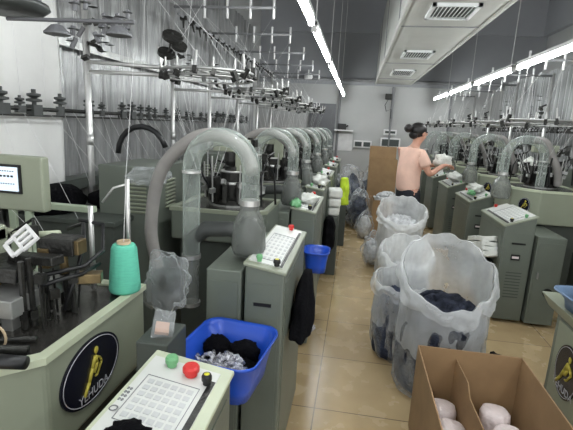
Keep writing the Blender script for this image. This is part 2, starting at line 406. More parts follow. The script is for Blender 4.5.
def knit_head(root, cx, cy, z, seed, s, sc=1., rich=False):
    """needle cylinder with cam ring, feeders, arms and hoses, standing on the table"""
    rr = R(seed); h = empty_child('knitting_head', root, (cx, cy, z))
    k = sc
    MB().lathe([(.15*k, 0), (.15*k, .03), (.11*k, .035), (.11*k, .1*k), (.125*k, .1*k), (.125*k, .13*k), (.085*k, .13*k), (.085*k, .2*k), (.06*k, .2*k), (.06*k, .235*k), (.001, .235*k)], n=24).build('cylinder', M['dark'], h)
    MB().ring((0, 0, .135*k), .122*k, .012*k, 28, 6).ring((0, 0, .205*k), .08*k, .008*k, 24, 6).build('cam_ring', M['chrome'], h, smooth=True)
    fb = MB(); fd = MB(); cr = MB()
    for i in range(12):
        a = 2*PI*i/12+rr.uniform(-.08, .08); r = .15*k; u = Vector((math.cos(a), math.sin(a), 0))
        p = u*r; zt = rr.uniform(.12, .2)*k
        fb.obox((p.x, p.y, zt*.5+.02), (.045*k, .028*k, zt), (0, rr.uniform(-.2, .2), a))
        q = u*.19*k; fd.obox((q.x, q.y, rr.uniform(.05, .16)*k), (.05*k, .018, .03*k), (rr.uniform(-.3, .3), rr.uniform(-.4, .4), a))
        if i % 2 == 0: cr.cyl((q.x, q.y, .02), (q.x*1.05, q.y*1.05, rr.uniform(.2, .34)*k), .005, n=6)
    fb.build('cam_block', M['brass'] if rich else M['dark'], h); fd.build('feeder', M['alu'], h); cr.build('guide_rod', M['chrome'], h)
    # upper arm housing
    MB().box(.02, .1*k, -.05, .05, .0, .4*k).box(-.13*k, .1*k, -.045, .045, .33*k, .41*k).build('head_bracket', M['olive'], h, bevel=.008)
    MB().lathe([(.03*k, .24*k), (.045*k, .27*k), (.045*k, .33*k), (.03*k, .33*k)], (-.02, 0, 0), 16, True).build('dial_shaft', M['dark'], h)
    ar = MB()
    for i in range(3 if rich else 9):
        a = rr.uniform(0, 2*PI); b = a+rr.uniform(.4, 1.2); z1 = rr.uniform(.18, .4)*k; r = rr.uniform(.13, .24)*k
        ar.tube([(math.cos(a)*r, math.sin(a)*r, z1), (math.cos((a+b)/2)*r*1.15, math.sin((a+b)/2)*r*1.15, z1+.03), (math.cos(b)*r, math.sin(b)*r, z1-.03)], .006, 6)
        ar.obox((math.cos(a)*r, math.sin(a)*r, z1), (.035, .02, .05), (0, 0, a))
    ar.build('yarn_finger', M['dark'], h)
    ho = MB()
    for i in range(2 if rich else 5):
        a = rr.uniform(0, 2*PI); r = .2*k; x, y = math.cos(a)*r, math.sin(a)*r
        ho.tube([(x*.6, y*.6, .05), (x, y, .16*k), (x*1.25, y*1.25, .3*k), (x*1.5, y*1.2, .2*k), (x*1.6, y*1.5, .02)], .007, 6)
    ho.build('air_hose', M['black'], h, smooth=True)
    return h
def empty_child(name, parent, loc):
    # a small hidden-free base disc keeps the part a mesh of its own
    o = MB().lathe([(.02, -.012), (.155, -.012), (.155, 0), (.02, 0), (.001, 0)], n=20).build(name, M['alu'], parent); o.location = loc
    return o

def arc(cx, y, z, r, a0, a1, n=16):
    return [(cx+r*math.cos(a0+(a1-a0)*i/n), y, z+r*math.sin(a0+(a1-a0)*i/n)) for i in range(n+1)]
def suction(root, s, x_in, x_out, y, ztop, zbell, hose_pts, leg_z=.78, rt=.04, bell_r=.075, elbow=True):
    X = lambda x: s*x
    xi, xo = X(x_in), X(x_out); cx = (xi+xo)/2; r = abs(xi-xo)/2; zc = ztop-r-rt
    a0 = 0 if xi > xo else PI; a1 = PI-a0
    pts = [(xi, y, zbell+.24)]+arc(cx, y, zc, r, a0, a1, 20)+[(xo, y, leg_z+.24)]
    t = MB().tube(pts, rt, 20, cap=False).build('suction_arch', M['tube'], root, smooth=True)
    MB().cyl((xi, y, zbell+.225), (xi, y, zbell+.25), rt+.006, n=20).cyl((xo, y, zc-.03), (xo, y, zc-.02), rt+.003, n=20).build('clamp_band', M['chrome'], t)
    MB().lathe([(rt, .24), (rt+.004, .2), (bell_r*.8, .17), (bell_r, .12), (bell_r+.004, .03), (bell_r*.9, 0), (.001, 0)], (xi, y, zbell), 24).build('collector_cup', M['bell'], root, smooth=True)
    if elbow: MB().lathe([(.001, .01), (bell_r*.86, .01), (bell_r*.9, .1), (bell_r*.4, .16), (.001, .17)], (xi, y, zbell), 20).build('filter_insert', M['drubber'], root, smooth=True)
    e = [(xi, y, zbell+.1), ((xi*.65+xo*.35), y+.005, zbell+.105), ((xi*.25+xo*.75), y+.01, zbell+.095), (xo, y+.01, zbell+.04), (xo, y+.01, zbell-.05)]
    if elbow:
      MB().tube(e, [.036, .036, .038, .04, .038], 16).build('elbow_duct', M['drubber'], root, smooth=True)
      MB().cyl((xo, y, leg_z+.25), (xo, y, leg_z), rt*.95, n=20, cap=False).build('sight_glass', M['bell'], root, smooth=True)
    if elbow: MB().cyl((xo, y, leg_z-.005), (xo, y, leg_z+.012), rt*1.12, n=20).cyl((xo, y, leg_z+.23), (xo, y, leg_z+.25), rt*1.12, n=20).build('sight_glass_ring', M['alu'], root, smooth=False)
    if hose_pts:
        P = [Vector((X(a), b, c)) for a, b, c in hose_pts]
        sp = []
        for i in range(len(P)-1):
            p0, p1, p2, p3 = P[max(i-1, 0)], P[i], P[i+1], P[min(i+2, len(P)-1)]
            for q in range(10):
                u = q/10; sp.append(.5*((2*p1)+(-p0+p2)*u+(2*p0-5*p1+4*p2-p3)*u*u+(-p0+3*p1-3*p2+p3)*u**3))
        sp.append(P[-1])
        MB().tube(sp, .034, 14).build('return_hose', M['rubber'], root, smooth=True)

def creel(root, s, xp, yp, xr, yr, zr, ztop, rr_, seed, bar=True):
    """thread stand: post, ring of feeders round the machine axis, top bar with fingers, threads"""
    rn = R(seed); X = lambda x: s*x
    p = MB().cyl((X(xp), yp, 0), (X(xp), yp, ztop), .02, n=10).cyl((X(xp), yp, 1.45), (X(xp), yp, 1.52), .022, n=10).build('creel_post', M['chrome'], root, smooth=True)
    MB().cyl((X(xp), yp, zr-.02), (X(xr+rr_), yr, zr-.02), .012, n=8).build('creel_arm', M['chrome'], p, smooth=True)
    rg = MB().ring((X(xr), yr, zr), rr_, .009, 40, 6).ring((X(xr), yr, zr-.035), rr_*.96, .006, 40, 6).ring((X(xr), yr, zr), rr_*.55, .005, 30, 5)
    for a in (0, PI/2): rg.cyl((X(xr)-rr_*math.cos(a), yr-rr_*math.sin(a), zr), (X(xr)+rr_*math.cos(a), yr+rr_*math.sin(a), zr), .006, n=6)
    rg = rg.build('creel_ring', M['alu'], root, smooth=True)
    fm = MB(); fw = MB()
    for i in range(16):
        a = 2*PI*i/16+rn.uniform(-.1, .1); x, y = X(xr)+math.cos(a)*rr_, yr+math.sin(a)*rr_
        hh = rn.uniform(.03, .07)
        fm.obox((x, y, zr+rn.uniform(-.05, .02)), (.03, .024, hh), (rn.uniform(-.4, .4), rn.uniform(-.4, .4), a))
        if i % 3 == 0: fw.cyl((x, y, zr), (x+rn.uniform(-.02, .02), y, zr+rn.uniform(.08, .16)), .007, n=6)
        else: fw.cyl((x, y, zr+.01), (x, y, zr+.06), .005, n=5)
    fm.build('thread_feeder', M['dark'], rg); fw.build('feeder_pin', M['chrome'], rg)
    if bar:
        x1 = xr-.15
        b = MB().cyl((X(xp), yp, ztop-.03), (X(x1), yp, ztop-.03), .013, n=8).build('top_bar', M['trim'], root, smooth=True)
        f = MB()
        for i in range(4): 
            x = X(xp+(x1-xp)*(.32+.22*i)); f.cyl((x, yp, ztop-.12), (x, yp, ztop+.05), .012, n=8)
        f.build('bar_finger', M['white'], b, smooth=True)
        # small tensioner cluster on the post
    g = MB()
    for i in range(7):
        g.obox((X(xp-rn.uniform(.02, .1)), yp-.02+rn.uniform(-.04, .04), rn.uniform(zr+.05, zr+.42)), (.05, .03, .02), (rn.uniform(-.5, .5), rn.uniform(-.5, .5), rn.uniform(0, 3)))
        a = rn.uniform(0, 2*PI); g.lathe([(.001, 0), (.03, .006), (.001, .012)], (X(xp-.08-rn.uniform(0, .12)), yp+rn.uniform(-.06, .06), zr+rn.uniform(.08, .35)), 10)
    g.build('thread_tensioner', M['dark'], p)
    th = MB()
    for i in range(10):
        a = 2*PI*i/10; x, y = X(xr)+math.cos(a)*rr_, yr+math.sin(a)*rr_
        th.tube([(x, y, zr), (X(xr)+math.cos(a)*.06, yr+math.sin(a)*.06, 1.3)], .0011, 3)
        if bar and i % 2 == 0: th.tube([(X(xp+(x1-xp)*(.32+.22*(i/2 % 4))), yp, ztop-.1), (x, y, zr)], .0011, 3)
    tag(th.build('yarn_strand', M['yarn'], root), kind='stuff')
    return p

def machine(name, s, X0, Y0, za, zm, w, lab, seed, grp, body, lower, head, suct, rear, crl, emb, full=False, ch=.1, bmat='green', L=.72):
    root = tag(empty(name, (X0, Y0, 0)), lab, 'knitting machine', grp)
    X = lambda x: s*x
    cabinet(root, s, w, za, zm, L, 0, full=full)
    # lower cabinet beside the control cabinet
    x0, x1, y0, y1, zt = lower
    lc = MB().box(X(x0), X(x1), y0, y1, .03, zt).build('lower_cabinet', M['green'], root, bevel=.006)
    a, b = X(x0+.015), X(x1-.015)
    MB().box(min(a, b), max(a, b), y0-.004, y0+.002, .08, zt-.05).build('cabinet_door', M['green'], lc)
    MB().cyl((X((x0+x1)/2+.03), y0-.008, .33), (X((x0+x1)/2+.03), y0, .33), .04, n=20).build('lock_ring', M['black'], lc)
    MB().cyl((X(x0+.04), y0-.012, zt*.55), (X(x0+.04), y0-.012, zt*.62), .008, n=8).build('hinge', M['alu'], lc)
    # body with chamfered near corner
    bx0, bx1, by0, by1, bz0, bz1 = body
    poly = [(X(bx0), by0+ch), (X(bx0+ch), by0), (X(bx1), by0), (X(bx1), by1), (X(bx0), by1)]
    if s > 0: poly = poly[::1]
    else: poly = poly[::-1]
    bd = MB().prism(poly, bz0, bz1).build('machine_body', M[bmat], root, bevel=.012)
    cx = sum(p[0] for p in poly)/5; cy = sum(p[1] for p in poly)/5
    rim = MB(); ring = [(p[0]+(p[0]-cx)*.02, p[1]+(p[1]-cy)*.02) for p in poly]; inn = [(p[0]+(cx-p[0])*.1, p[1]+(cy-p[1])*.1) for p in poly]
    RO = [[rim.v((p[0], p[1], z)) for p in L_] for L_, z in ((ring, bz1-.01), (ring, bz1+.012), (inn, bz1+.012), (inn, bz1-.004))]
    for A, B in zip(RO, RO[1:]):
        for i in range(5): rim.face([A[i], A[(i+1) % 5], B[(i+1) % 5], B[i]])
    rim.build('table_rim', M['olive' if bmat == 'green' else 'rim'], bd)
    MB().prism([(p[0]+(cx-p[0])*.1, p[1]+(cy-p[1])*.1) for p in poly], bz1-.004, bz1+.004).build('table_plate', M['plate'], bd)
    MB().box(X(bx0+.06), X(bx1-.04), by0+.06, by1-.03, .03, bz0-.001).build('pedestal', M['dgreen'], root)
    if emb and len(emb) == 4: emblem(root, (X(bx0), emb[0], emb[1]), emb[2], emb[3], s)
    elif emb: emblem(root, (X(bx0+ch*.5), by0+ch*.5, emb[1]), emb[2], emb[3], s, emb[4])
    knit_head(root, X(head[0]), head[1], bz1+.016, seed, s, head[2], full)
    if suct: suction(root, s, *suct)
    if rear:
        a0, a1, b0, b1, zz = rear
        rc = MB().box(X(a0), X(a1), b0, b1, .03, zz).build('rear_cabinet', M['green'], root, bevel=.006)
        lv = MB()
        for i in range(8):
            z = zz-.1-i*.024
            lv.obox((X((a0+a1)/2-.08), b0-.004, z), (.12, .012, .01), (.5, 0, 0))
            if abs(a1-a0) > .2: lv.obox((X(a0)-s*.004, (b0+b1)/2, z), (.012, .14, .01), (0, .5, 0))
        lv.build('louvre', M['olive'], rc)
    if crl: creel(root, s, *crl, seed)
    return root

gL = 'sock knitting machines of the left row'; gR = 'sock knitting machines of the right row'
# left row -----------------------------------------------------------------
L2 = machine('knitting_machine', -1, -.25, 1.68, 1.045, 1.075, .17,
  'second nearest left knitting machine, blue tub hung at its front, tall clear suction arch', 11, gL,
  body=(.26, .84, .76, 1.3, .92, 1.11), lower=(.185, .34, .0, .7, 1.03), head=(.53, 1.05, 1.),
  suct=(.2, .475, .17, 1.62, 1.06, [(.8, .5, .82), (.83, .48, 1.05), (.76, .45, 1.36), (.6, .42, 1.53), (.44, .4, 1.58), (.3, .38, 1.52), (.22, .3, 1.42)]),
  rear=(.92, 1.25, .66, 1.2, 1.36), crl=(1.47, .93, .68, .97, 1.93, 2.65, .28), emb=None)
explode(L2, EXP); index_kids()
llab = ['third knitting machine of the left row, small blue tub at its front',
        'fourth knitting machine of the left row, white cloths heaped on its panel',
        'fifth knitting machine of the left row, beside the stack of white cloths',
        'sixth knitting machine of the left row, mostly behind the fifth',
        'farthest knitting machine of the left row, next to the grey door']
lspots = [2.98, 4.1, 5.32, 6.55, 7.78]
LM = [L2]
for y, l in zip(lspots, llab):
    c = copy_tree(L2); c.location = (-.25 if y < 3 else -.28, y, 0); c['label'] = l; LM.append(c)
# nearest left machine -----------------------------------------------------
L1 = machine('knitting_machine', -1, -.3, .34, .95, .985, .22,
  'nearest knitting machine at the bottom left with big oval emblem and open mechanism', 5, gL,
  body=(.53, 1.23, .56, 1.25, .62, .95), lower=(.24, .48, .03, .68, .6), head=(.95, .9, .72), suct=None, rear=None,
  crl=None, emb=(.87, .797, .165, .115), full=True, bmat='olive', L=.735)
explode(L1, EXP)
# right row ----------------------------------------------------------------
R1 = machine('knitting_machine', 1, 1.32, 3.87, .89, .99, .25,
  'knitting machine in the right row with a white cloth bundle hung on its control cabinet', 21, gR,
  body=(.22, .84, .42, 1.1, .84, 1.15), lower=(.27, .5, -.03, .66, .82), head=(.55, .82, 1.),
  suct=(.1, .44, .56, 1.66, 1.05, [(.34, .58, 1.62), (.44, .58, 1.6), (.52, .6, 1.48), (.6, .62, 1.34), (.64, .66, 1.2)], .94, .04, .085, False),
  rear=(.9, 1.25, .4, .9, 1.3), crl=(1.0, .9, .42, .7, 1.8, 2.42, .36), emb=(0, 1.0, .055, .075, PI/4), ch=.19, bmat='olive')
explode(R1, EXP); index_kids()
rlab = ['second knitting machine of the right row, white and green cloths on its panel',
        'third knitting machine of the right row, beside the woman, white cloth on its panel',
        'fourth knitting machine of the right row, behind the standing woman',
        'farthest knitting machine of the right row by the far wall']
for y, l in zip([5.08, 6.3, 7.5, 8.7], rlab):
    c = copy_tree(R1); c.location = (1.32, y, 0); c['label'] = l

# ------------------------------------------------------------------ special fittings of the nearest machine (parts of it)
def part(mb, name, m, root=L1, **k):
    o = mb.build(name, m, root, loc=tuple(-v for v in root.location), **k); return o
hb = part(MB().box(-1.62, -1.2, 1.5, 1.545, 1.255, 1.475), 'control_box', M['olive'], bevel=.008)
part(MB().obox((-1.66+.33-.04, 1.497, 1.385), (.1, .006, .11), (0, 0, 0)).box(-1.43, -1.29, 1.492, 1.5, 1.325, 1.44), 'display_frame', M['black'])
part(MB().box(-1.42, -1.3, 1.489, 1.4925, 1.335, 1.43), 'display', M['screen'])
lt = MB(); rn = R(4)
for r_, (z, h) in enumerate(((1.412, .004), (1.39, .008), (1.362, .004))):
    for i in range(9 if h < .006 else 6):
        x = -1.41+i*(.011 if h < .006 else .016)
        lt.box(x, x+(.007 if h < .006 else .011), 1.4885, 1.489, z, z+h)
part(lt, 'display_lettering', M['black'])
part(MB().box(-1.75, -1.23, 1.86, 1.9, 1.18, 1.21).box(-1.7, -1.66, 1.87, 1.89, .7, 1.19).box(-1.6, -1.57, 1.51, 1.53, .95, 1.256).box(-1.3, -1.27, 1.51, 1.53, .95, 1.256), 'box_bracket', M['lgreen'], bevel=.004)
part(MB().tube([(-1.35, 1.42, 1.2), (-1.2, 1.4, 1.19), (-1.05, 1.38, 1.215)], .012, 8).cyl((-1.2, 1.4, .96), (-1.2, 1.4, 1.2), .012), 'curved_rail', M['rim'], smooth=True)
part(MB().box(-1.34, -1.0, 1.08, 1.34, 1.015, 1.075).box(-1.3, -1.26, 1.12, 1.16, .95, 1.02).box(-1.08, -1.04, 1.12, 1.16, .95, 1.02), 'cam_box', M['alu'], bevel=.004)
part(MB().obox((-1.17, 1.2, 1.14), (.22, .16, .05), (0, .15, .3)).obox((-1.02, 1.22, 1.17), (.2, .05, .03), (0, -.1, -.2)).obox((-.98, 1.3, 1.2), (.12, .08, .06), (0, 0, .1)), 'arm_plate', M['dark'], bevel=.004)
part(MB().obox((-.93, 1.3, 1.2), (.055, .05, .05)).obox((-1.02, 1.27, 1.16), (.04, .04, .07)).cyl((-.97, 1.29, 1.1), (-.97, 1.29, 1.2), .014).obox((-.9, 1.33, 1.08), (.08, .05, .035), (0, 0, .4)), 'brass_block', M['brass'], bevel=.003)
def slotpiece():
    m = MB(); mt = Matrix.Translation((-1.072, 1.22, 1.225)) @ Matrix.Rotation(-.5, 4, 'Z') @ Matrix.Rotation(.35, 4, 'Y') @ Matrix.Rotation(.75, 4, 'X')
    def b(x0, x1, y0, y1):
        q = [(x0, y0), (x1, y0), (x1, y1), (x0, y1)]
        m.hexa([mt @ Vector((a, c, -.006)) for a, c in q], [mt @ Vector((a, c, .006)) for a, c in q])
    b(-.045, .045, .038, .05); b(-.035, .035, -.05, -.036)
    for x in (-.045, -.017, .008, .035): b(x, x+.01, -.012, .04)
    b(-.045, .045, -.014, -.004); b(-.04, -.028, -.04, -.01); b(.028, .04, -.04, -.01)
    return m
part(slotpiece(), 'slotted_clamp', M['white'], bevel=.002)
ho = MB()
for pts in ([(-1.05, 1.2, 1.1), (-.98, 1.22, 1.12), (-.9, 1.3, 1.13), (-.89, 1.4, 1.16), (-.95, 1.5, 1.23), (-1.05, 1.5, 1.24)],
            [(-1.0, 1.2, 1.08), (-.95, 1.22, 1.1), (-.91, 1.3, 1.1), (-.92, 1.42, 1.1)],
            [(-1.1, 1.5, 1.2), (-1.0, 1.45, 1.24), (-.95, 1.38, 1.2), (-.93, 1.3, 1.1), (-.95, 1.25, .98)]):
    ho.tube(pts, .008, 8)
part(ho, 'cable', M['black'], smooth=True)
lo = MB().tube([(-1.12+.07*math.cos(a), 1.05, .98+.07*math.sin(a)) for a in [i*PI/10 for i in range(-2, 13)]], .006, 6).tube([(-1.02+.04*math.cos(a), 1.03, .985+.04*math.sin(a)) for a in [i*PI/8 for i in range(16)]], .004, 6, closed=True)
part(lo, 'cable_loop', M['kraft'], smooth=True)
rd = MB(); rn = R(9)
for i in range(16):
    x, y = -1.03+rn.uniform(0, .1), 1.14+rn.uniform(-.03, .22)
    rd.cyl((x, y, .96), (x+rn.uniform(-.01, .01), y, rn.uniform(1.02, 1.2)), rn.choice([.004, .006, .01]), n=7)
    if i % 2: rd.obox((x, y, rn.uniform(1.0, 1.14)), (.03, .022, .03), (0, 0, rn.uniform(0, 3)))
part(rd, 'needle_rod', M['dark'])
part(MB().tube([(-1.05, .9, .985), (-.9, .92, .985), (-.83, .93, .985)], [.02, .02, .018], 14), 'crank_handle', M['black'], smooth=True)
part(MB().tube([(-1.3, .98, .965), (-1.1, .97, .97), (-.9, 1.02, .965)], .012, 8).tube([(-1.3, 1.05, .97), (-1.1, 1.0, .975), (-.92, 1.08, .965)], .01, 8), 'drive_rod', M['dark'], smooth=True)
sl = MB().cyl((-1.0, 1.5, .96), (-1.0, 1.5, 1.3), .01, n=10)
sl.cyl((-.9, 1.6, .96), (-.9, 1.6, 1.4), .009, n=10).tube([(-.9, 1.6, 1.38), (-.96, 1.6, 1.36), (-1.0, 1.58, 1.3)], .005, 6)
part(sl, 'guide_post', M['chrome'], smooth=True)
# round bobbin plate overhead and small tensioners
ob = MB().lathe([(.001, 0), (.12, .0), (.145, .02), (.14, .035), (.001, .045)], (-1.3, 1.5, 2.0), 28)
part(ob, 'bobbin_plate', M['drubber'], smooth=True)
cl = MB(); rn = R(3)
for i in range(16):
    x = -1.32+rn.uniform(0, .42); y = 1.6+rn.uniform(-.1, .15); z = 1.93+rn.uniform(-.05, .12)
    cl.cyl((x, y, z), (x+rn.uniform(-.03, .03), y, z+.035), .009, n=7); cl.lathe([(.001, 0), (.02, .004), (.001, .01)], (x, y, z+.02), 10)
cl.cyl((-1.3, 1.5, 1.975), (-.8, 1.5, 1.97), .007, n=6)
for x in (-1.1, -.86): cl.lathe([(.001, .03), (.02, .025), (.045, .0), (.045, -.006), (.001, -.006)], (x, 1.5, 1.93), 16)
part(cl, 'overhead_tensioner', M['doorg'])

# ------------------------------------------------------------------ left wall: curtain, batten, cloth, tensioner rails
def sheet(x, y0, y1, z0, z1, amp, fr, seed, nu, nv):
    def f(u, v):
        y = y0+(y1-y0)*u; z = z0+(z1-z0)*v
        return (x+amp*math.sin(y*fr+1.5*noise.noise(Vector((y*1.3, z*.4, seed))))+amp*1.6*noise.noise(Vector((y*5, z*.8, seed+3))), y, z)
    return MB().grid(f, nu, nv)
tag(sheet(-2.1, .4, 8.6, .2, 3.4, .022, 40, 1, 420, 14).build('plastic_curtain', M['curtain'], smooth=True),
    'long shiny grey plastic curtain hanging along the left wall', 'curtain')
t = tag(MB().box(-2.02, -2.0, .4, 8.4, 2.09, 2.14).build('curtain_batten', M['alu']), 'flat metal batten running along the shiny left curtain', 'batten')
tag(MB().box(-2.05, -1.9, .6, 6, 1.13, 1.2).build('wall_ledge', M['dgreen']), 'low dark ledge running at the foot of the left curtain', 'ledge')
c = sheet(-1.9, .9, 2.6, 1.14, 2.6, .01, 9, 5, 60, 20).build('hanging_cloth', M['cloth'], smooth=True, solid=.003)
tag(c, 'plain white cloth hanging behind the nearest left machine', 'cloth')
bl = [(-1.75, 2.3, 1.13, .14, .2, .1, 'rounded black bag lying behind the white cloth hem'), (-1.55, 2.55, 1.12, .12, .16, .07, 'flat black bundle between the hanging cloth and the thin chrome post')]
for x, y, z, a, b, h, l in bl:
    tag(MB().blob((x, y, z), (a, b, h), x, .1, 2).build('black_bundle', M['dfab'], smooth=True), l, 'bundle')
tag(MB().box(-1.9, -1.3, 2.15, 2.8, .0, 1.04).box(-1.92, -1.28, 2.13, 2.82, 1.04, 1.07).build('side_table', M['dgreen'], bevel=.005), 'dark green cabinet table behind the nearest machine, black bundles on top', 'table')
tag(MB().blob((-1.42, 2.6, 1.17), (.1, .1, .1), 4, .18, 3).build('crumpled_bag', M['bag'], smooth=True), 'small crumpled clear bag beside the chrome post under the left curtain', 'bag')
rail = tag(empty('tensioner_rail', (-1.8, .9, 1.66)), 'long rail of dark thread tensioners at eye height along the left wall', 'rail')
MB().cyl((0, 0, 0), (0, 6.2, 0), .012, n=8).cyl((0, 0, -.035), (0, 6.2, -.035), .006, n=6).build('rail_bar', M['dark'], rail, smooth=True)
rn = R(2); proto = None; y = .12
while y < 6.1:
    if proto is None:
        m = MB().box(-.02, .02, -.03, .03, -.03, .02).cyl((0, 0, 0), (0, 0, .09), .01, n=8).lathe([(.001, .03), (.034, .035), (.034, .045), (.012, .05), (.03, .06), (.03, .07), (.001, .075)], (0, 0, 0), 12)
        proto = m.build('tensioner', M['drubber'], rail); o = proto
    else: o = proto.copy(); C.objects.link(o)
    o.location = (0, y, 0); o.rotation_euler = (0, 0, rn.uniform(-.7, .7)); k = rn.uniform(.75, 1.2); o.scale = (k, k, k)
    y += rn.uniform(.1, .15) if rn.random() < .6 else rn.uniform(.2, .3)
th = MB(); y = .1
while y < 6.1:
    th.tube([(0, y, 0), (.25+rn.uniform(-.1, .2), y+rn.uniform(-.1, .3), -.6)], .0012, 3); th.tube([(0, y, 0), (rn.uniform(-.05, .05), y+rn.uniform(-.1, .1), .9)], .0012, 3); y += rn.uniform(.08, .2)
tag(th.build('yarn_strand', M['yarn'], rail), kind='stuff')
rail2 = tag(empty('tensioner_rail', (-1.66, 3.9, 2.56)), 'high rail of downward dark fingers between the tall white posts on the left', 'rail')
MB().cyl((0, 0, 0), (0, 4.6, 0), .012, n=8).build('rail_bar', M['trim'], rail2, smooth=True)
proto = None
for i in range(22):
    if proto is None:
        proto = MB().cyl((0, 0, 0), (0, 0, -.1), .014, .006, n=7).obox((0, 0, -.01), (.06, .03, .03)).build('finger', M['dark'], rail2); o = proto
    else: o = proto.copy(); C.objects.link(o)
    o.location = (0, .12+i*.2, 0); o.rotation_euler = (rn.uniform(-.3, .3), rn.uniform(-.3, .3), rn.uniform(-.5, .5))
# bright connecting pipe to the ring of the second machine
part(MB().cyl((-1.72, 2.6, 1.97), (-1.2, 2.62, 1.95), .012, n=8), 'creel_pipe', M['chrome'], L2, smooth=True)
fl = MB(); rn = R(7)
for x, z, r in ((-1.1, 2.1, .06), (-1.06, 2.05, .045), (-1.14, 2.01, .05)): fl.cyl((x, 2.5, z), (x+.008, 2.49, z+.014), r, n=16)
fl.tube([(-1.16, 2.5, 1.95), (-1.12, 2.5, 2.04), (-1.1, 2.5, 2.13)], .006, 6)
part(fl, 'feed_wheel', M['dark'], L2)
part(MB().tube([(-1.3+.16*math.cos(a), 2.5, 1.42+.17*math.sin(a)) for a in [i*PI/10 for i in range(1, 11)]], .017, 10), 'black_hose', M['black'], L2, smooth=True)

# ------------------------------------------------------------------ right wall: curtain panels and posts
tag(sheet(2.75, 3.9, 9.3, 1.2, 2.62, .025, 30, 8, 260, 10).build('plastic_curtain', M['curtainr'], smooth=True), 'grey plastic curtain hanging in folds behind the right row', 'curtain')
rail3 = tag(empty('tensioner_rail', (2.45, 3.6, 1.74)), 'rail of thread tensioners behind the right row of machines', 'rail')
MB().cyl((0, 0, 0), (0, 5.6, 0), .014, n=8).cyl((0, 0, .04), (0, 5.6, .04), .006, n=6).build('rail_bar', M['trim'], rail3, smooth=True)
proto = None; y = .1; rn = R(12)
while y < 5.5:
    if proto is None:
        proto = MB().box(-.02, .02, -.03, .03, -.03, .02).cyl((0, 0, 0), (0, 0, .1), .01, n=8).lathe([(.001, .03), (.034, .035), (.034, .045), (.012, .05), (.03, .06), (.03, .07), (.001, .075)], (0, 0, 0), 12).build('tensioner', M['dark'], rail3); o = proto
    else: o = proto.copy(); C.objects.link(o)
    o.location = (0, y, 0); o.rotation_euler = (0, 0, rn.uniform(-.7, .7)); k = rn.uniform(.8, 1.3); o.scale = (k, k, k); y += rn.uniform(.08, .16)
th = MB(); y = .05
while y < 5.6:
    th.tube([(0, y, -.3), (rn.uniform(-.05, .05), y+rn.uniform(-.05, .05), .7)], .0017, 3); y += rn.uniform(.06, .15)
tag(th.build('yarn_strand', M['yarn'], rail3), kind='stuff')

# ------------------------------------------------------------------ nearest right machine (only its corner shows)
R0 = tag(empty('knitting_machine', (1.3, 1.7, 0)), 'nearest machine at the right edge with a yellow-marked emblem on its low side', 'knitting machine', gR)
m = MB().box(0, .6, 0, 1.0, .03, .62).build('machine_body', M['green'], R0, bevel=.008)
MB().hexa([(-.03, -.05, .62), (.66, -.05, .62), (.66, 1.06, .62), (-.03, 1.06, .62)], [(-.07, -.05, .7), (.7, -.05, .7), (.7, 1.1, .7), (-.07, 1.1, .7)]).build('tray', M['olive'], R0, bevel=.006)
MB().box(-.006, 0, .06, .95, .09, .58).build('side_panel', M['olive'], m, bevel=.002)
emblem(R0, (-.008, .76, .34), .13, .16, 1)
MB().box(.75, 1.4, .5, 1.5, .03, 1.05).build('rear_body', M['green'], R0, bevel=.01)
MB().cyl((.85, .49, .9), (.85, .44, .9), .07, n=24).build('black_wheel', M['black'], R0)
MB().lathe([(.05, .5), (.06, .42), (.1, .3), (.11, .05), (.09, 0), (.001, 0)], (.62, 1.35, 1.0), 24).build('collector_cup', M['bell'], R0, smooth=True)
MB().lathe([(.001, 0), (.085, 0), (.09, .18), (.001, .2)], (.62, 1.35, 1.01), 20).build('filter_insert', M['kraft'], R0, smooth=True)

# ------------------------------------------------------------------ tubs, socks, hanging bundles
def sock_heap(name, c, sx, sy, h, n, m, seed, parent=None, rot=0, L=.12):
    rn = R(seed); mb = MB()
    for i in range(n):
        a = rn.uniform(0, 2*PI); r = math.sqrt(rn.random()); x, y = math.cos(a)*r*sx, math.sin(a)*r*sy
        z = h*(1-.6*r*r)*rn.uniform(.55, 1.0); d = rn.uniform(0, PI); l = L*rn.uniform(.6, 1.1)
        ex, ey = math.cos(d)*l/2, math.sin(d)*l/2
        pts = []
        for t in (-1, -.4, .3, 1):
            px, py = x+ex*t, y+ey*t
            px = max(-sx, min(sx, px)); py = max(-sy, min(sy, py))
            pts.append((c[0]+px*math.cos(rot)-py*math.sin(rot), c[1]+px*math.sin(rot)+py*math.cos(rot), c[2]+z+rn.uniform(-.012, .012)))
        w = L*.16
        mb.tube(pts, [w*.6, w, w*1.1, w*.6], 7)
    mb.blob((c[0], c[1], c[2]+h*.3), (min(sx, sy)*.9, min(sx, sy)*.9, h*.5), seed, .1, sub=2)
    return mb.build(name, m, parent, smooth=True)
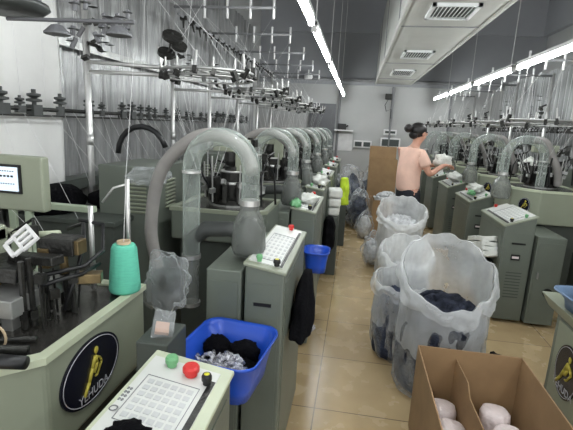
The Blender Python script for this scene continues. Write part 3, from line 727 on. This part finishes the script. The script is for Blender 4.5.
def tub(c, w, l, h, lab, m, rot=0, grp=None, tilt=0.):
    """open plastic tub, rounded rectangular, flared, rolled rim"""
    root = tag(empty('plastic_tub', c, rot), lab, 'tub', grp)
    root.rotation_euler = (tilt, 0, rot)
    def rr(wx, ly, rad, z, k=6):
        P = []
        for q, (sx, sy) in enumerate(((1, 1), (-1, 1), (-1, -1), (1, -1))):
            for i in range(k+1):
                a = q*PI/2+PI/2*i/k; P.append((sx*(wx/2-rad)+rad*math.cos(a), sy*(ly/2-rad)+rad*math.sin(a), z))
        return P
    prof = [(.8, .0), (.84, .05), (1., h-.01), (1.06, h), (1.07, h-.012), (1.05, h-.014), (.985, h-.02), (.82, .055), (.78, .012)]
    b = MB(); rings = [[b.v(p) for p in rr(w*k, l*k, .06*k, z)] for k, z in prof]
    for A, B in zip(rings, rings[1:]):
        for i in range(len(A)): b.face([A[i], A[(i+1) % len(A)], B[(i+1) % len(A)], B[i]])
    b.face(rings[0][::-1]); b.face(rings[-1])
    b.build('tub_body', m, root, smooth=True)
    return root
tub((-.42, 1.46, .66), .3, .33, .17, 'largest blue tub, full of dark socks, in front of the second left machine', M['blue'], -.12, 'blue tubs', .0)
tag(sock_heap('wrapped_socks', (-.43, 1.41, .71), .12, .09, .07, 90, M['silver'], 3, rot=-.1, L=.06), 'dark socks in shiny silver wrapping inside the largest blue tub', 'socks', kind='stuff')
tag(MB().blob((-.37, 1.52, .76), (.06, .045, .045), 3, .15).blob((-.49, 1.54, .75), (.06, .045, .05), 5, .15).blob((-.43, 1.5, .72), (.12, .12, .04), 5, .1).build('black_socks', M['dfab'], smooth=True), 'black sock bundles along the back of the largest blue tub', 'socks')
tub((-.21, 2.85, .67), .17, .2, .15, 'small blue tub hung at the front of the third left machine', M['blue'], 0, 'blue tubs')
tag(sock_heap('wrapped_socks', (-.21, 2.85, .71), .055, .07, .06, 30, M['silver'], 6, L=.06), 'silver wrapped socks inside the small blue tub', 'socks', kind='stuff')
def hang_bundle(name, c, sx, sy, h, m, lab, seed, lean=(0, 0), top=.35):
    mb = MB()
    def f(u, v):
        a = 2*PI*u; k = (.45+.55*math.sin(min(1, v*1.25+.22)*PI/2))*(1 if v < .85 else 1-.5*((v-.85)/.15))
        k = top+(1-top)*math.sin(min(1, (1-v)*1.6)*PI/2)
        if v < .04: k *= .7
        n = 1+.22*noise.noise(Vector((math.cos(a)*1.6, math.sin(a)*1.6, v*4+seed)))+.07*math.sin(a*6+seed)
        return (c[0]+math.cos(a)*sx*k*n+lean[0]*(1-v), c[1]+math.sin(a)*sy*k*n+lean[1]*(1-v), c[2]+h*v)
    mb.grid(f, 36, 22, True)
    mb.bm.verts.ensure_lookup_table(); V = list(mb.bm.verts)
    mb.face(V[:36][::-1]); mb.face(V[-36:])
    return tag(mb.build(name, m, smooth=True), lab, 'bundle')
hang_bundle('cloth_bundle', (-.195, 2.12, .67), .055, .13, .24, M['dfab'], 'black knitted cloth bundle hanging on the aisle side of the second left machine', 3, (0, -.22))
tag(sock_heap('packet_labels', (-.165, 1.92, .68), .04, .05, .03, 9, M['silver'], 8, L=.06), 'silver and white packets at the foot of the hanging black bundle', 'packets')
hang_bundle('cloth_bundle', (-.22, 4.5, .36), .07, .12, .34, M['dfab'], 'black bundle hanging by the aisle in front of the folded white cloths', 6, (0, 0), .6)
for i, (z, l) in enumerate(((.68, 'lowest'), (.78, 'middle'), (.88, 'topmost'))):
    tag(MB().obox((-.19, 4.78, z+.05), (.12+.015*i, .24, .09), (0, 0, .05*i)).build('cloth_stack', M['cotton'], bevel=.02), f'folded white cloths by the aisle on the left, {l} of three layers', 'folded cloth', 'layers of folded white cloths')
tag(MB().box(-.26, -.13, 4.66, 4.9, .0, .68).build('stand_box', M['dgreen'], bevel=.01), 'dark green stand under the folded white cloths', 'stand')
tag(MB().box(-.18, -.07, 5.92, 6.08, 0, .585).build('stand_box', M['dgreen'], bevel=.01), 'narrow dark stand under the bright yellow-green cloth', 'stand')
hang_bundle('cloth_bundle', (-.12, 6.0, .58), .07, .1, .38, M['hivis'], 'bright yellow-green cloth hanging at the far left side of the aisle', 9, (0, 0), .7)
# white towels at the right machine
for k, l in enumerate(('lowest', 'second', 'third', 'topmost')):
    mb = MB().obox((1.25-.004*k, 4.15+.012*k, .55+.045*k), (.13, .46-.02*k, .042), (-.25, 0, .03*k))
    bmesh.ops.subdivide_edges(mb.bm, edges=mb.bm.edges, cuts=5, use_grid_fill=True)
    for v in mb.bm.verts: v.co += Vector((noise.noise(v.co*9), 0, noise.noise(v.co*12+Vector((k, 0, 0)))))*.016
    tag(mb.build('folded_towel', M['cotton'], smooth=True), f'folded white cloth held at the side of the first right cabinet, {l} of four', 'folded cloth', 'folded white cloths at the first right cabinet')
tag(MB().box(1.17, 1.32, 4.02, 4.28, .5, .515).box(1.16, 1.175, 4.0, 4.3, .5, .54).build('cloth_rack', M['dark']), 'small dark side rack under the folded white cloths on the right', 'rack')
# things lying on the key panels
def rag(name, c, sz, m, lab, seed, cat='cloth', grp=None):
    return tag(MB().blob(c, sz, seed, .3, 2.5).build(name, m, smooth=True), lab, cat, grp)
rag('white_cloth', (-.33, 3.3, 1.09), (.07, .14, .035), M['cotton'], 'crumpled white cloth lying on the third left machine panel', 1)
rag('green_rag', (-.4, 3.05, 1.09), (.04, .06, .03), M['grn'], 'small green rag beside white cloth on the third left panel', 2)
rag('white_cloth', (-.36, 4.45, 1.1), (.1, .2, .05), M['cotton'], 'heaped white cloths lying on the fourth left machine panel', 3)
rag('white_cloth', (1.47, 5.5, 1.01), (.09, .17, .05), M['cotton'], 'white cloths lying on the second right machine panel', 4)
rag('green_rag', (1.38, 5.3, .97), (.04, .07, .03), M['grn'], 'small green rag beside white cloths on the second right panel', 5)
rag('white_cloth', (1.46, 6.6, 1.02), (.1, .17, .06), M['cotton'], 'white cloth lump lying on the third right machine panel beside the woman', 6)
rag('black_cloth', (-.43, .745, .99), (.045, .03, .016), M['dfab'], 'small black cloth scrap on the nearest white key panel', 7)
rag('white_cloth', (2.0, 5.4, 1.32), (.1, .12, .08), M['cotton'], 'white plastic and cloth bundle on top of the second right machine', 14)
# nearest panel neighbours: packets
pk = tag(empty('snack_packet', (-.6, 1.28, .93)), 'small clear packet with an orange printed card beside the nearest white panel', 'packet')
MB().obox((0, 0, .03), (.07, .09, .045), (.3, .2, .4)).build('wrapper', M['bagthin'], pk)
MB().obox((0, -.01, .02), (.045, .05, .012), (.3, .2, .4)).build('card', M['leafg'], pk)
tag(MB().box(-.66, -.55, 1.2, 1.36, .0, .93).build('cabinet_post', M['dgreen'], bevel=.005), 'narrow dark post between the first and second left machines', 'post')
# yarn cone
cn = tag(empty('yarn_cone', (-.87, 1.51, .965)), 'teal cone of yarn on the corner of the nearest machine table', 'yarn cone')
MB().lathe([(.001, 0), (.058, 0), (.061, .01), (.058, .06), (.049, .175), (.042, .19), (.024, .194), (.022, .18)], n=32).build('wound_yarn', M['teal'], cn, smooth=True)
MB().lathe([(.022, .1), (.022, .205), (.026, .205), (.026, .1)], n=24).build('paper_core', M['kraft'], cn, smooth=True)
MB().tube([(0, 0, .2), (-.04, .1, .45), (-.1, .3, .95)], .0012, 4).build('loose_thread', M['yarn'], cn)
# crumpled clear bag at the cone
def film_blob(name, c, sz, seed, m, lab, cat='bag', amp=.22, sub=4, grp=None):
    mb = MB(); mb.blob(c, sz, seed, amp, 2.2, sub)
    for v in mb.bm.verts:
        q = v.co-Vector(c); v.co += q.normalized()*.15*min(sz)*noise.noise(v.co*11)
    return tag(mb.build(name, m, smooth=True), lab, cat, grp)
film_blob('clear_bag', (-.76, 1.66, .95), (.1, .035, .14), 5, M['bagthin'], 'thin crumpled clear plastic bag hanging beside the teal yarn cone')
film_blob('clear_bag', (-1.14, 2.25, 1.32), (.12, .08, .05), 9, M['bagthin'], 'clear plastic bag lying behind the teal cone on the louvred cabinet')

# ------------------------------------------------------------------ sacks in the aisle
def sack(name, c, rx, ry, zs, tilt_dir, m, lab, seed, open_=.0, fold=.12, rough=.06, grp=None, base=.82, lining=0):
    """open bag: floor ring, bulging wall, uneven rim with a turned-over collar. zs = (front rim z, back rim z)"""
    mb = MB()
    def rimz(a): return zs[0]+(zs[1]-zs[0])*(.5+.5*math.sin(a))
    prof = [(.0, .0), (base, .005), (base+.1, .08), (1.02, .3), (1.0, .55), (.97, .8), (.98, 1.0)]
    def f(u, v):
        a = 2*PI*u; t = v*(len(prof)-1); i = min(int(t), len(prof)-2); w = t-i
        k = prof[i][0]*(1-w)+prof[i+1][0]*w; h = prof[i][1]*(1-w)+prof[i+1][1]*w
        cx, sy_ = math.cos(a), math.sin(a)
        n = rough*(noise.noise(Vector((cx*2.5, sy_*2.5, h*3+seed)))*2+noise.noise(Vector((cx*7, sy_*7, h*5+seed)))*.8+.5*noise.noise(Vector((a*9, h*2.5, seed))))
        k = k*(1+n*(1-.55*h)) if k > 0 else 0
        sh = tilt_dir*h
        return (c[0]+cx*rx*k, c[1]+sy_*ry*k+sh, c[2]+h*rimz(a)*(1+.05*noise.noise(Vector((cx*3, sy_*3, seed+9)))))
    mb.grid(f, 88, 44, True)
    root = tag(mb.build(name, m, smooth=True, loc=None), lab, 'bag', grp)
    off = root.location
    if lining:
        lb = MB(); lb.grid(lambda u, v: tuple(Vector(f(u, lining+(1-lining)*v))*1.0-Vector((math.cos(2*PI*u)*.008, math.sin(2*PI*u)*.008, 0))-off), 88, 16, True)
        lb.build('milky_lining', M['lining'], root, smooth=True)
    if fold:
        cb = MB()
        def g(u, v):
            a = 2*PI*u; p = Vector(f(u, 1.)); cx, sy_ = math.cos(a), math.sin(a)
            b = math.sin(v*PI*.6)*.03; n = noise.noise(Vector((cx*4, sy_*4, v*3+seed)))*.03
            L = fold*(1+.6*noise.noise(Vector((cx*2, sy_*2, seed+4))))
            return (p.x+cx*(b+n*v), p.y+sy_*(b+n*v), p.z+.012*math.sin(v*PI)-L*max(0, v-.15))
        cb.grid(g, 88, 10, True)
        for v in cb.bm.verts: v.co -= off
        cb.build('turned_rim', M['lining'] if m == M['bag'] else m, root, smooth=True)
    return root
def contents(name, c, rx, ry, z, m, lab, seed, top=.08, cat='socks', amp=.1):
    mb = MB()
    prof = [(.0, .0), (.84, .01), (.93, .1), (.95, .45), (.93, .85), (.8, 1.0), (.45, 1.0+top), (.0, 1.0+top)]
    def f(u, v):
        a = 2*PI*u; t = v*(len(prof)-1); i = min(int(t), len(prof)-2); w = t-i
        k = prof[i][0]*(1-w)+prof[i+1][0]*w; h = prof[i][1]*(1-w)+prof[i+1][1]*w
        cx, sy_ = math.cos(a), math.sin(a)
        p = Vector((cx*k*4, sy_*k*4, h*4+seed))
        n = amp*noise.noise(p)+amp*.5*noise.noise(p*2.5)
        return (c[0]+cx*rx*k*(1+n*.6)*.97, c[1]+sy_*ry*k*(1+n*.6)*.97, c[2]+.01+h*z*(1+n*.7))
    mb.grid(f, 72, 40, True)
    return tag(mb.build(name, m, smooth=True), lab, cat, kind='stuff')
gs = 'clear sacks of socks standing in the aisle'
sack('sock_sack', (.635, 2.72, 0), .275, .27, (.63, .97), .0, M['bag'], 'largest clear sack, open and full of dark socks, behind the open cardboard box', 3, rough=.06, grp=gs, fold=.1, base=.97, lining=.58)
contents('sock_heap', (.635, 2.72, 0), .292, .285, .535, M['blackfab'], 'dark grey and navy socks filling the largest clear sack', 7)
tag(sock_heap('loose_socks', (.62, 2.72, .56), .13, .1, .06, 12, M['blackfab'], 5, L=.2), 'loose charcoal socks on top inside the largest clear sack', 'socks', kind='stuff')
sack('sock_sack', (.4, 3.08, 0), .18, .2, (.56, .62), .0, M['bag'], 'narrow clear sack squeezed behind the left side of the largest sack', 13, fold=.08, rough=.1, grp=gs, lining=.6)
contents('sock_heap', (.4, 3.08, 0), .185, .205, .44, M['bluefab'], 'grey blue socks inside the narrow clear sack', 17)
sack('sock_sack', (.48, 3.55, 0), .2, .22, (.6, .76), .0, M['bagwhite'], 'milky white open sack, second behind the largest clear sack', 23, fold=.12, rough=.12, grp=gs)
contents('sock_heap', (.48, 3.55, 0), .18, .2, .5, M['whitefab'], 'white socks inside the milky sack with rolled rim', 27)
sack('sock_sack', (.56, 4.85, 0), .25, .24, (.66, .9), .0, M['bagwhite'], 'tall white open sack standing just in front of the woman', 33, fold=.1, rough=.1, grp=gs)
contents('sock_heap', (.56, 4.85, 0), .22, .21, .64, M['whitefab'], 'white socks heaped inside the tall sack in front of the woman', 37)
hp = [(.3, 5.2, .13, .17, .4, 'low grey clear bag on the floor beside the tall white sack', 'bag'),
      (-.02, 7.6, .2, .22, 1.0, 'tall heap of clear bags at the end of the aisle', 'bag'),
      (.12, 7.2, .2, .2, .62, 'bulging clear bag of grey cloth in front of the heap at the aisle end', 'bluefab'),
      (-.2, 7.4, .16, .2, .9, 'clear bag leaning by the yellow-green cloth at the aisle end', 'bluefab'),
      (.22, 6.5, .13, .15, .42, 'grey bag on the floor left of the far open cardboard box', 'bag'),
      (.3, 7.9, .2, .2, .95, 'pale clear bag before the far wall at the aisle end', 'bag')]
for i, (x, y, a, b, h, l, k) in enumerate(hp):
    film_blob('clear_bag', (x, y, h/2), (a, b, h/2), i*3+2, M['bag'], l, grp='bags at the end of the aisle', amp=.2)
    tag(MB().blob((x, y, h*.42), (a*.8, b*.8, h*.4), i+40, .2, 4).build('bagged_socks', M['bluefab'] if k == 'bluefab' or i % 2 else M['whitefab'], smooth=True), 'socks seen through the ' + l, 'socks', kind='stuff')

# ------------------------------------------------------------------ cardboard boxes
def carton(c, w, l, h, lab, flaps, rot=0., divider=False, t=.006):
    root = tag(empty('cardboard_box', c, rot), lab, 'box')
    m = MB().box(-w/2, w/2, -l/2, l/2, 0, t).box(-w/2, -w/2+t, -l/2, l/2, t, h).box(w/2-t, w/2, -l/2, l/2, t, h).box(-w/2+t, w/2-t, l/2-t, l/2, t, h).box(-w/2+t, w/2-t, -l/2, -l/2+t, t, h)
    m.build('carton_body', M['card'], root)
    e = MB(); z = h+.0008
    e.box(-w/2, -w/2+t, -l/2, l/2, h, z).box(w/2-t, w/2, -l/2, l/2, h, z).box(-w/2, w/2, l/2-t, l/2, h, z)
    e.build('cut_edge', M['cardin'], root)
    for side, ang, L in flaps:
        a = ang
        if side == 'r': q = [(w/2, -l/2, h), (w/2, l/2, h), (w/2+L*math.sin(a), l/2, h+L*math.cos(a)), (w/2+L*math.sin(a), -l/2, h+L*math.cos(a))]
        if side == 'l': q = [(-w/2, -l/2, h), (-w/2, l/2, h), (-w/2-L*math.sin(a), l/2, h+L*math.cos(a)), (-w/2-L*math.sin(a), -l/2, h+L*math.cos(a))]
        if side == 'b': q = [(-w/2, l/2, h), (w/2, l/2, h), (w/2, l/2+L*math.sin(a), h+L*math.cos(a)), (-w/2, l/2+L*math.sin(a), h+L*math.cos(a))]
        if side == 'f': q = [(-w/2, -l/2, h), (w/2, -l/2, h), (w/2, -l/2-L*math.sin(a), h+L*math.cos(a)), (-w/2, -l/2-L*math.sin(a), h+L*math.cos(a))]
        f = MB(); f.face([f.v(p) for p in q]); f.build('flap', M['card'], root, solid=.005)
    if divider:
        dv = MB(); V = [(-.06, -l/2+t, 0.01), (-.06, l/2-t, .01), (-.06, l/2-t, h-.05), (-.055, .24, h-.045), (-.05, .19, h-.1), (-.045, -l/2+t, h-.09)]
        dv.face([dv.v(p) for p in V]); dv.build('divider', M['card'], root, solid=.005)
    return root
carton((.693, 1.78, 0), .54, .96, .5, 'open cardboard box with a divider in the bottom right foreground', [('r', .05, .001)][:0], 0, True)
rl = ['white wrapped roll in the left half of the open box, farther one', 'white wrapped roll in the left half of the open box, nearer one',
      'white wrapped roll in the right half of the open box, farther one', 'white wrapped roll in the right half of the open box, nearer one']
for (x, y), l in zip(((.55, 2.1), (.56, 1.94), (.82, 2.12), (.84, 1.96)), rl):
    mb = MB().lathe([(.001, 0), (.066, 0), (.074, .02), (.076, .21), (.068, .235), (.05, .245), (.001, .245)], (x, y, .02), 24)
    for v in mb.bm.verts: v.co += Vector((noise.noise(v.co*20), noise.noise(v.co*20+Vector((5, 0, 0))), 0))*.008
    tag(mb.build('wrapped_roll', M['lilac'], smooth=True), l, 'roll', 'wrapped rolls in the open box')
carton((.53, 6.75, 0), .46, .5, .6, 'low cardboard box of bagged clothes on the floor left of the woman', [], .05)
sock = sock_heap('bagged_clothes', (.53, 6.75, .5), .2, .2, .2, 34, M['whitefab'], 15, L=.16); tag(sock, 'pale wrapped clothes heaped in the low far cardboard box', 'clothes', kind='stuff')
carton((.47, 7.6, 0), .46, .4, 1.15, 'tall cardboard box standing upright near the far wall', [('b', .1, .2)], 0)

# ------------------------------------------------------------------ far wall fittings
for i, (x0, x1, z0, z1, l) in enumerate(((-.07, .33, 1.21, 1.37, 'wide white double socket box on the far wall, left of the others'), (.52, .95, 1.24, 1.46, 'white breaker box on the far wall left of the woman, lower one'), (.57, .85, 1.52, 1.64, 'small white breaker box on the far wall above the lower one'))):
    t = tag(empty('wall_box', ((x0+x1)/2, YF-.06, z0)), l, 'wall box', 'white boxes on the far wall')
    w = (x1-x0)/2; h = z1-z0
    MB().box(-w, w, 0, .055, 0, h).build('housing', M['white'], t, bevel=.006)
    if i == 0: MB().box(-w+.03, -.02, -.006, 0, .03, h-.03).box(.02, w-.03, -.006, 0, .03, h-.03).build('dark_cover', M['ventd'], t)
    else: MB().box(-w+.03, w-.03, -.006, 0, .04, h-.03).build('dark_cover', M['ventd'], t)
t = tag(MB().box(-.52, -.1, YF-.16, YF-.005, 1.56, 1.585).build('wall_shelf', M['white']), 'small white shelf on the far wall beside the grey door', 'shelf')
tag(MB().box(-.45, -.26, YF-.14, YF-.04, 1.587, 1.72).cyl((-.26, YF-.09, 1.65), (-.22, YF-.09, 1.69), .02).build('shelf_device', M['black'], bevel=.02), 'small dark device on the far wall shelf', 'device')
t = tag(empty('wall_camera', (.6, YF-.11, 2.28)), 'dark small device with hanging cable on the far wall pipe', 'device')
MB().box(-.07, .07, -.06, .06, 0, .12).build('housing', M['dark'], t, bevel=.01)
MB().tube([(0, 0, 0), (-.06, 0, -.12), (-.02, .02, -.25), (.08, .02, -.2), (.09, .04, -.4)], .008, 6).build('cable', M['black'], t, smooth=True)
tag(MB().lathe([(.001, .0), (.08, .0), (.1, .04), (.08, .12), (.001, .13)], (-1.17, YF-.16, 2.64), 20).build('round_wall_lamp', M['white'], smooth=True), 'round white lamp fitting high on the far wall', 'lamp')
tag(MB().box(-.52, -.1, YF-.012, YF-.001, 1.12, 1.5).build('wall_notice', M['white']), 'blank pale notice under the far wall shelf', 'notice')

# ------------------------------------------------------------------ right side: tub on the nearest tray
tub((1.4, 2.36, .71), .36, .5, .1, 'pale blue tub on the nearest right machine tray', M['bluetub2'], .1)
tag(sock_heap('navy_socks', (1.4, 2.36, .77), .15, .21, .14, 60, M['bluefab'], 31, L=.16), 'dark navy socks piled in the pale blue tub', 'socks', kind='stuff')
tag(MB().obox((1.2, 3.2, .012), (.1, .03, .02), (0, 0, -.5)).obox((1.16, 3.24, .012), (.04, .02, .02), (0, 0, .5)).build('dropped_scrap', M['dfab'], bevel=.005), 'small dark scrap lying on the floor tiles by the right cabinet', 'scrap')

# ------------------------------------------------------------------ the woman
def skin_mesh(name, chains, m, parent, levels=2):
    """chains: list of (parent_index or None, [(pos, radius or (rx, ry))...]) ; first chain is the root"""
    vs, es, rs = [], [], []
    for par, pts in chains:
        prev = par
        for p, r in pts:
            vs.append(p); rs.append(r if isinstance(r, tuple) else (r, r)); i = len(vs)-1
            if prev is not None: es.append((prev, i))
            prev = i
    me = bpy.data.meshes.new(name); me.from_pydata(vs, es, []); o = bpy.data.objects.new(name, me); C.objects.link(o)
    sk = o.modifiers.new('Skin', 'SKIN'); 
    if not me.skin_vertices:
        bpy.context.view_layer.objects.active = o
    for i, sv in enumerate(me.skin_vertices[0].data): sv.radius = rs[i]; sv.use_root = (i == 0)
    sk.use_smooth_shade = True
    sb = o.modifiers.new('Sub', 'SUBSURF'); sb.levels = levels; sb.render_levels = levels
    bpy.context.view_layer.update()
    m2 = bpy.data.meshes.new_from_object(o.evaluated_get(bpy.context.evaluated_depsgraph_get()))
    for p in m2.polygons: p.use_smooth = True
    m2.materials.clear(); m2.materials.append(m)
    bpy.data.objects.remove(o)
    q = bpy.data.objects.new(name, m2); C.objects.link(q); q.parent = parent
    return q
# local frame: +x forward, +y her left, z up
W = tag(empty('person', (.66, 5.32, 0), math.radians(28)), 'woman with dark hair bun in peach t-shirt and black trousers, standing by right machines', 'person')
body = [
 (None, [((-.01, 0, .95), (.11, .085)), ((-.02, 0, 1.08), (.1, .08)), ((-.02, 0, 1.22), (.12, .085)), ((-.01, 0, 1.36), (.14, .09)), ((.02, 0, 1.455), (.06, .055)), ((.045, 0, 1.51), (.048, .048)), ((.07, 0, 1.56), (.07, .075)), ((.075, 0, 1.63), (.083, .092)), ((.06, 0, 1.69), (.06, .06))]),
 (0, [((0, .09, .9), .095), ((.01, .1, .7), .085), ((.02, .1, .48), .06), ((-.01, .1, .28), .055), ((-.03, .1, .09), .038), ((.0, .1, .04), .04), ((.12, .11, .03), .032)]),
 (0, [((0, -.09, .9), .095), ((.0, -.1, .7), .085), ((.01, -.1, .48), .06), ((-.02, -.1, .28), .055), ((-.04, -.1, .09), .038), ((-.01, -.1, .04), .04), ((.11, -.11, .03), .032)]),
]
def arm(side, el, wr):
    sh = (0., .165*side, 1.38)
    return (3, [(sh, .058), (tuple((a+b)/2 for a, b in zip(sh, el)), .046), (el, .038), (tuple((a+b)/2 for a, b in zip(el, wr)), .034), (wr, .025)])
wr_r = (.36, -.13, 1.26); wr_l = (.38, .1, 1.24)
body += [arm(-1, (.1, -.24, 1.16), wr_r), arm(1, (.14, .25, 1.15), wr_l)]
n0 = sum(len(c[1]) for c in body)
ir = 9+7+7+5-1; il = ir+5
def hand(wi, w, side):
    px = w[0]+.045
    palm = (wi, [((px, w[1]+.004, w[2]+.005), (.03, .018)), ((px+.03, w[1]+.004, w[2]+.0), (.03, .014))])
    return palm
idx = n0
for wi, w, sd in ((ir, wr_r, 1), (il, wr_l, -1)):
    body.append(hand(wi, w, sd)); pi = idx+1; idx += 2
    for k, (oy, L) in enumerate(((-.026, .07), (-.009, .078), (.009, .074), (.025, .058))):
        bx = w[0]+.085; z0 = w[2]
        body.append((pi, [((bx, w[1]+oy, z0), .0095), ((bx+L*.45, w[1]+oy, z0-.006), .0088), ((bx+L*.75, w[1]+oy*.9, z0-.03), .008), ((bx+L*.8, w[1]+oy*.8, z0-.05), .007)])); idx += 4
    body.append((pi-1, [((w[0]+.05, w[1]+.034*sd, w[2]-.005), .012), ((w[0]+.085, w[1]+.05*sd, w[2]-.012), .0105), ((w[0]+.115, w[1]+.045*sd, w[2]-.03), .009)])); idx += 3
skin_mesh('body', body, M['skin'], W)
# face details
fb = MB().blob((.165, 0, 1.615), (.018, .013, .022), 1, 0, sub=2).blob((.152, 0, 1.57), (.01, .024, .008), 1, 0, sub=2)
for s_ in (-1, 1): fb.blob((.07, .088*s_, 1.615), (.022, .012, .032), 1, 0, sub=2)
fb.build('face_features', M['skin'], W, smooth=True)
MB().blob((.152, .032, 1.637), (.008, .013, .007), 1, 0, sub=2).blob((.152, -.032, 1.637), (.008, .013, .007), 1, 0, sub=2).build('eyes', M['hair'], W, smooth=True)
hr = MB().blob((.045, 0, 1.655), (.103, .1, .093), 2, .03, sub=3).blob((-.01, 0, 1.6), (.045, .07, .05), 3, .04, sub=3).build('hair', M['hair'], W, smooth=True)
MB().blob((-.088, 0, 1.672), (.05, .05, .05), 5, .05, sub=3).build('hair_bun', M['hair'], hr, smooth=True)
MB().blob((-.055, 0, 1.668), (.02, .036, .036), 5, .02, sub=2).build('hair_tie', M['black'], hr, smooth=True)
# shirt (torso + short sleeves) and trousers
skin_mesh('t_shirt', [
 (None, [((-.01, 0, .9), (.175, .15)), ((-.02, 0, 1.04), (.165, .14)), ((-.03, 0, 1.2), (.165, .135)), ((-.02, 0, 1.34), (.165, .12)), ((.01, 0, 1.42), (.085, .075)), ((.025, 0, 1.45), (.06, .06))]),
 (3, [((0, -.17, 1.38), .078), ((.04, -.205, 1.29), .075), ((.06, -.22, 1.24), .068)]),
 (3, [((0, .17, 1.38), .078), ((.05, .205, 1.29), .075), ((.075, .225, 1.24), .068)])], M['shirt'], W)
skin_mesh('trousers', [
 (None, [((-.01, 0, 1.02), (.14, .12)), ((-.01, 0, .92), (.15, .13))]),
 (1, [((0, .085, .86), .11), ((.01, .1, .68), .1), ((.02, .1, .46), .078), ((-.01, .1, .28), .072), ((-.03, .1, .1), .062)]),
 (1, [((0, -.085, .86), .11), ((0, -.1, .68), .1), ((.01, -.1, .46), .078), ((-.02, -.1, .28), .072), ((-.04, -.1, .1), .062)])], M['trouser'], W)
for s_, l in ((1, .0), (-1, -.01)):
    MB().blob((.04+l, .1*s_, .035), (.135, .048, .04), 3, 0, sub=3).build('shoe', M['black'], W, smooth=True)
tag(MB().blob((1.05, 5.5, 1.3), (.11, .1, .09), 4, .25, 2.5).build('white_garment', M['cotton'], smooth=True), 'white cloth held in the hands of the standing woman', 'cloth')

# ------------------------------------------------------------------ light and camera
w = bpy.data.worlds.new('World'); S.world = w; w.use_nodes = True
w.node_tree.nodes['Background'].inputs[0].default_value = (.97, .99, 1, 1); w.node_tree.nodes['Background'].inputs[1].default_value = 1.3
f, cx, cy, H = 430., 286.5, 215., 1.65
Yc = Vector(((358-cx)/f, -(127.6-cy)/f, -1)).normalized()
xn = -105.; yn = (f*f+71.5*xn)/87.4
Zc = -Vector((xn/f, -yn/f, -1)).normalized(); Xc = Yc.cross(Zc)
cam = bpy.data.cameras.new('Camera'); co = bpy.data.objects.new('Camera', cam); C.objects.link(co)
cam.sensor_width = 36; cam.lens = f*36/573; cam.clip_start = .02
co.matrix_world = Matrix.Translation((0, 0, H)) @ Matrix((Xc, Yc, Zc)).to_4x4()
S.camera = co
S.view_settings.view_transform = 'Standard'; S.view_settings.look = 'None'; S.view_settings.gamma = 1; S.view_settings.exposure = .45
S.cycles.transparent_max_bounces = 16; S.cycles.max_bounces = 8
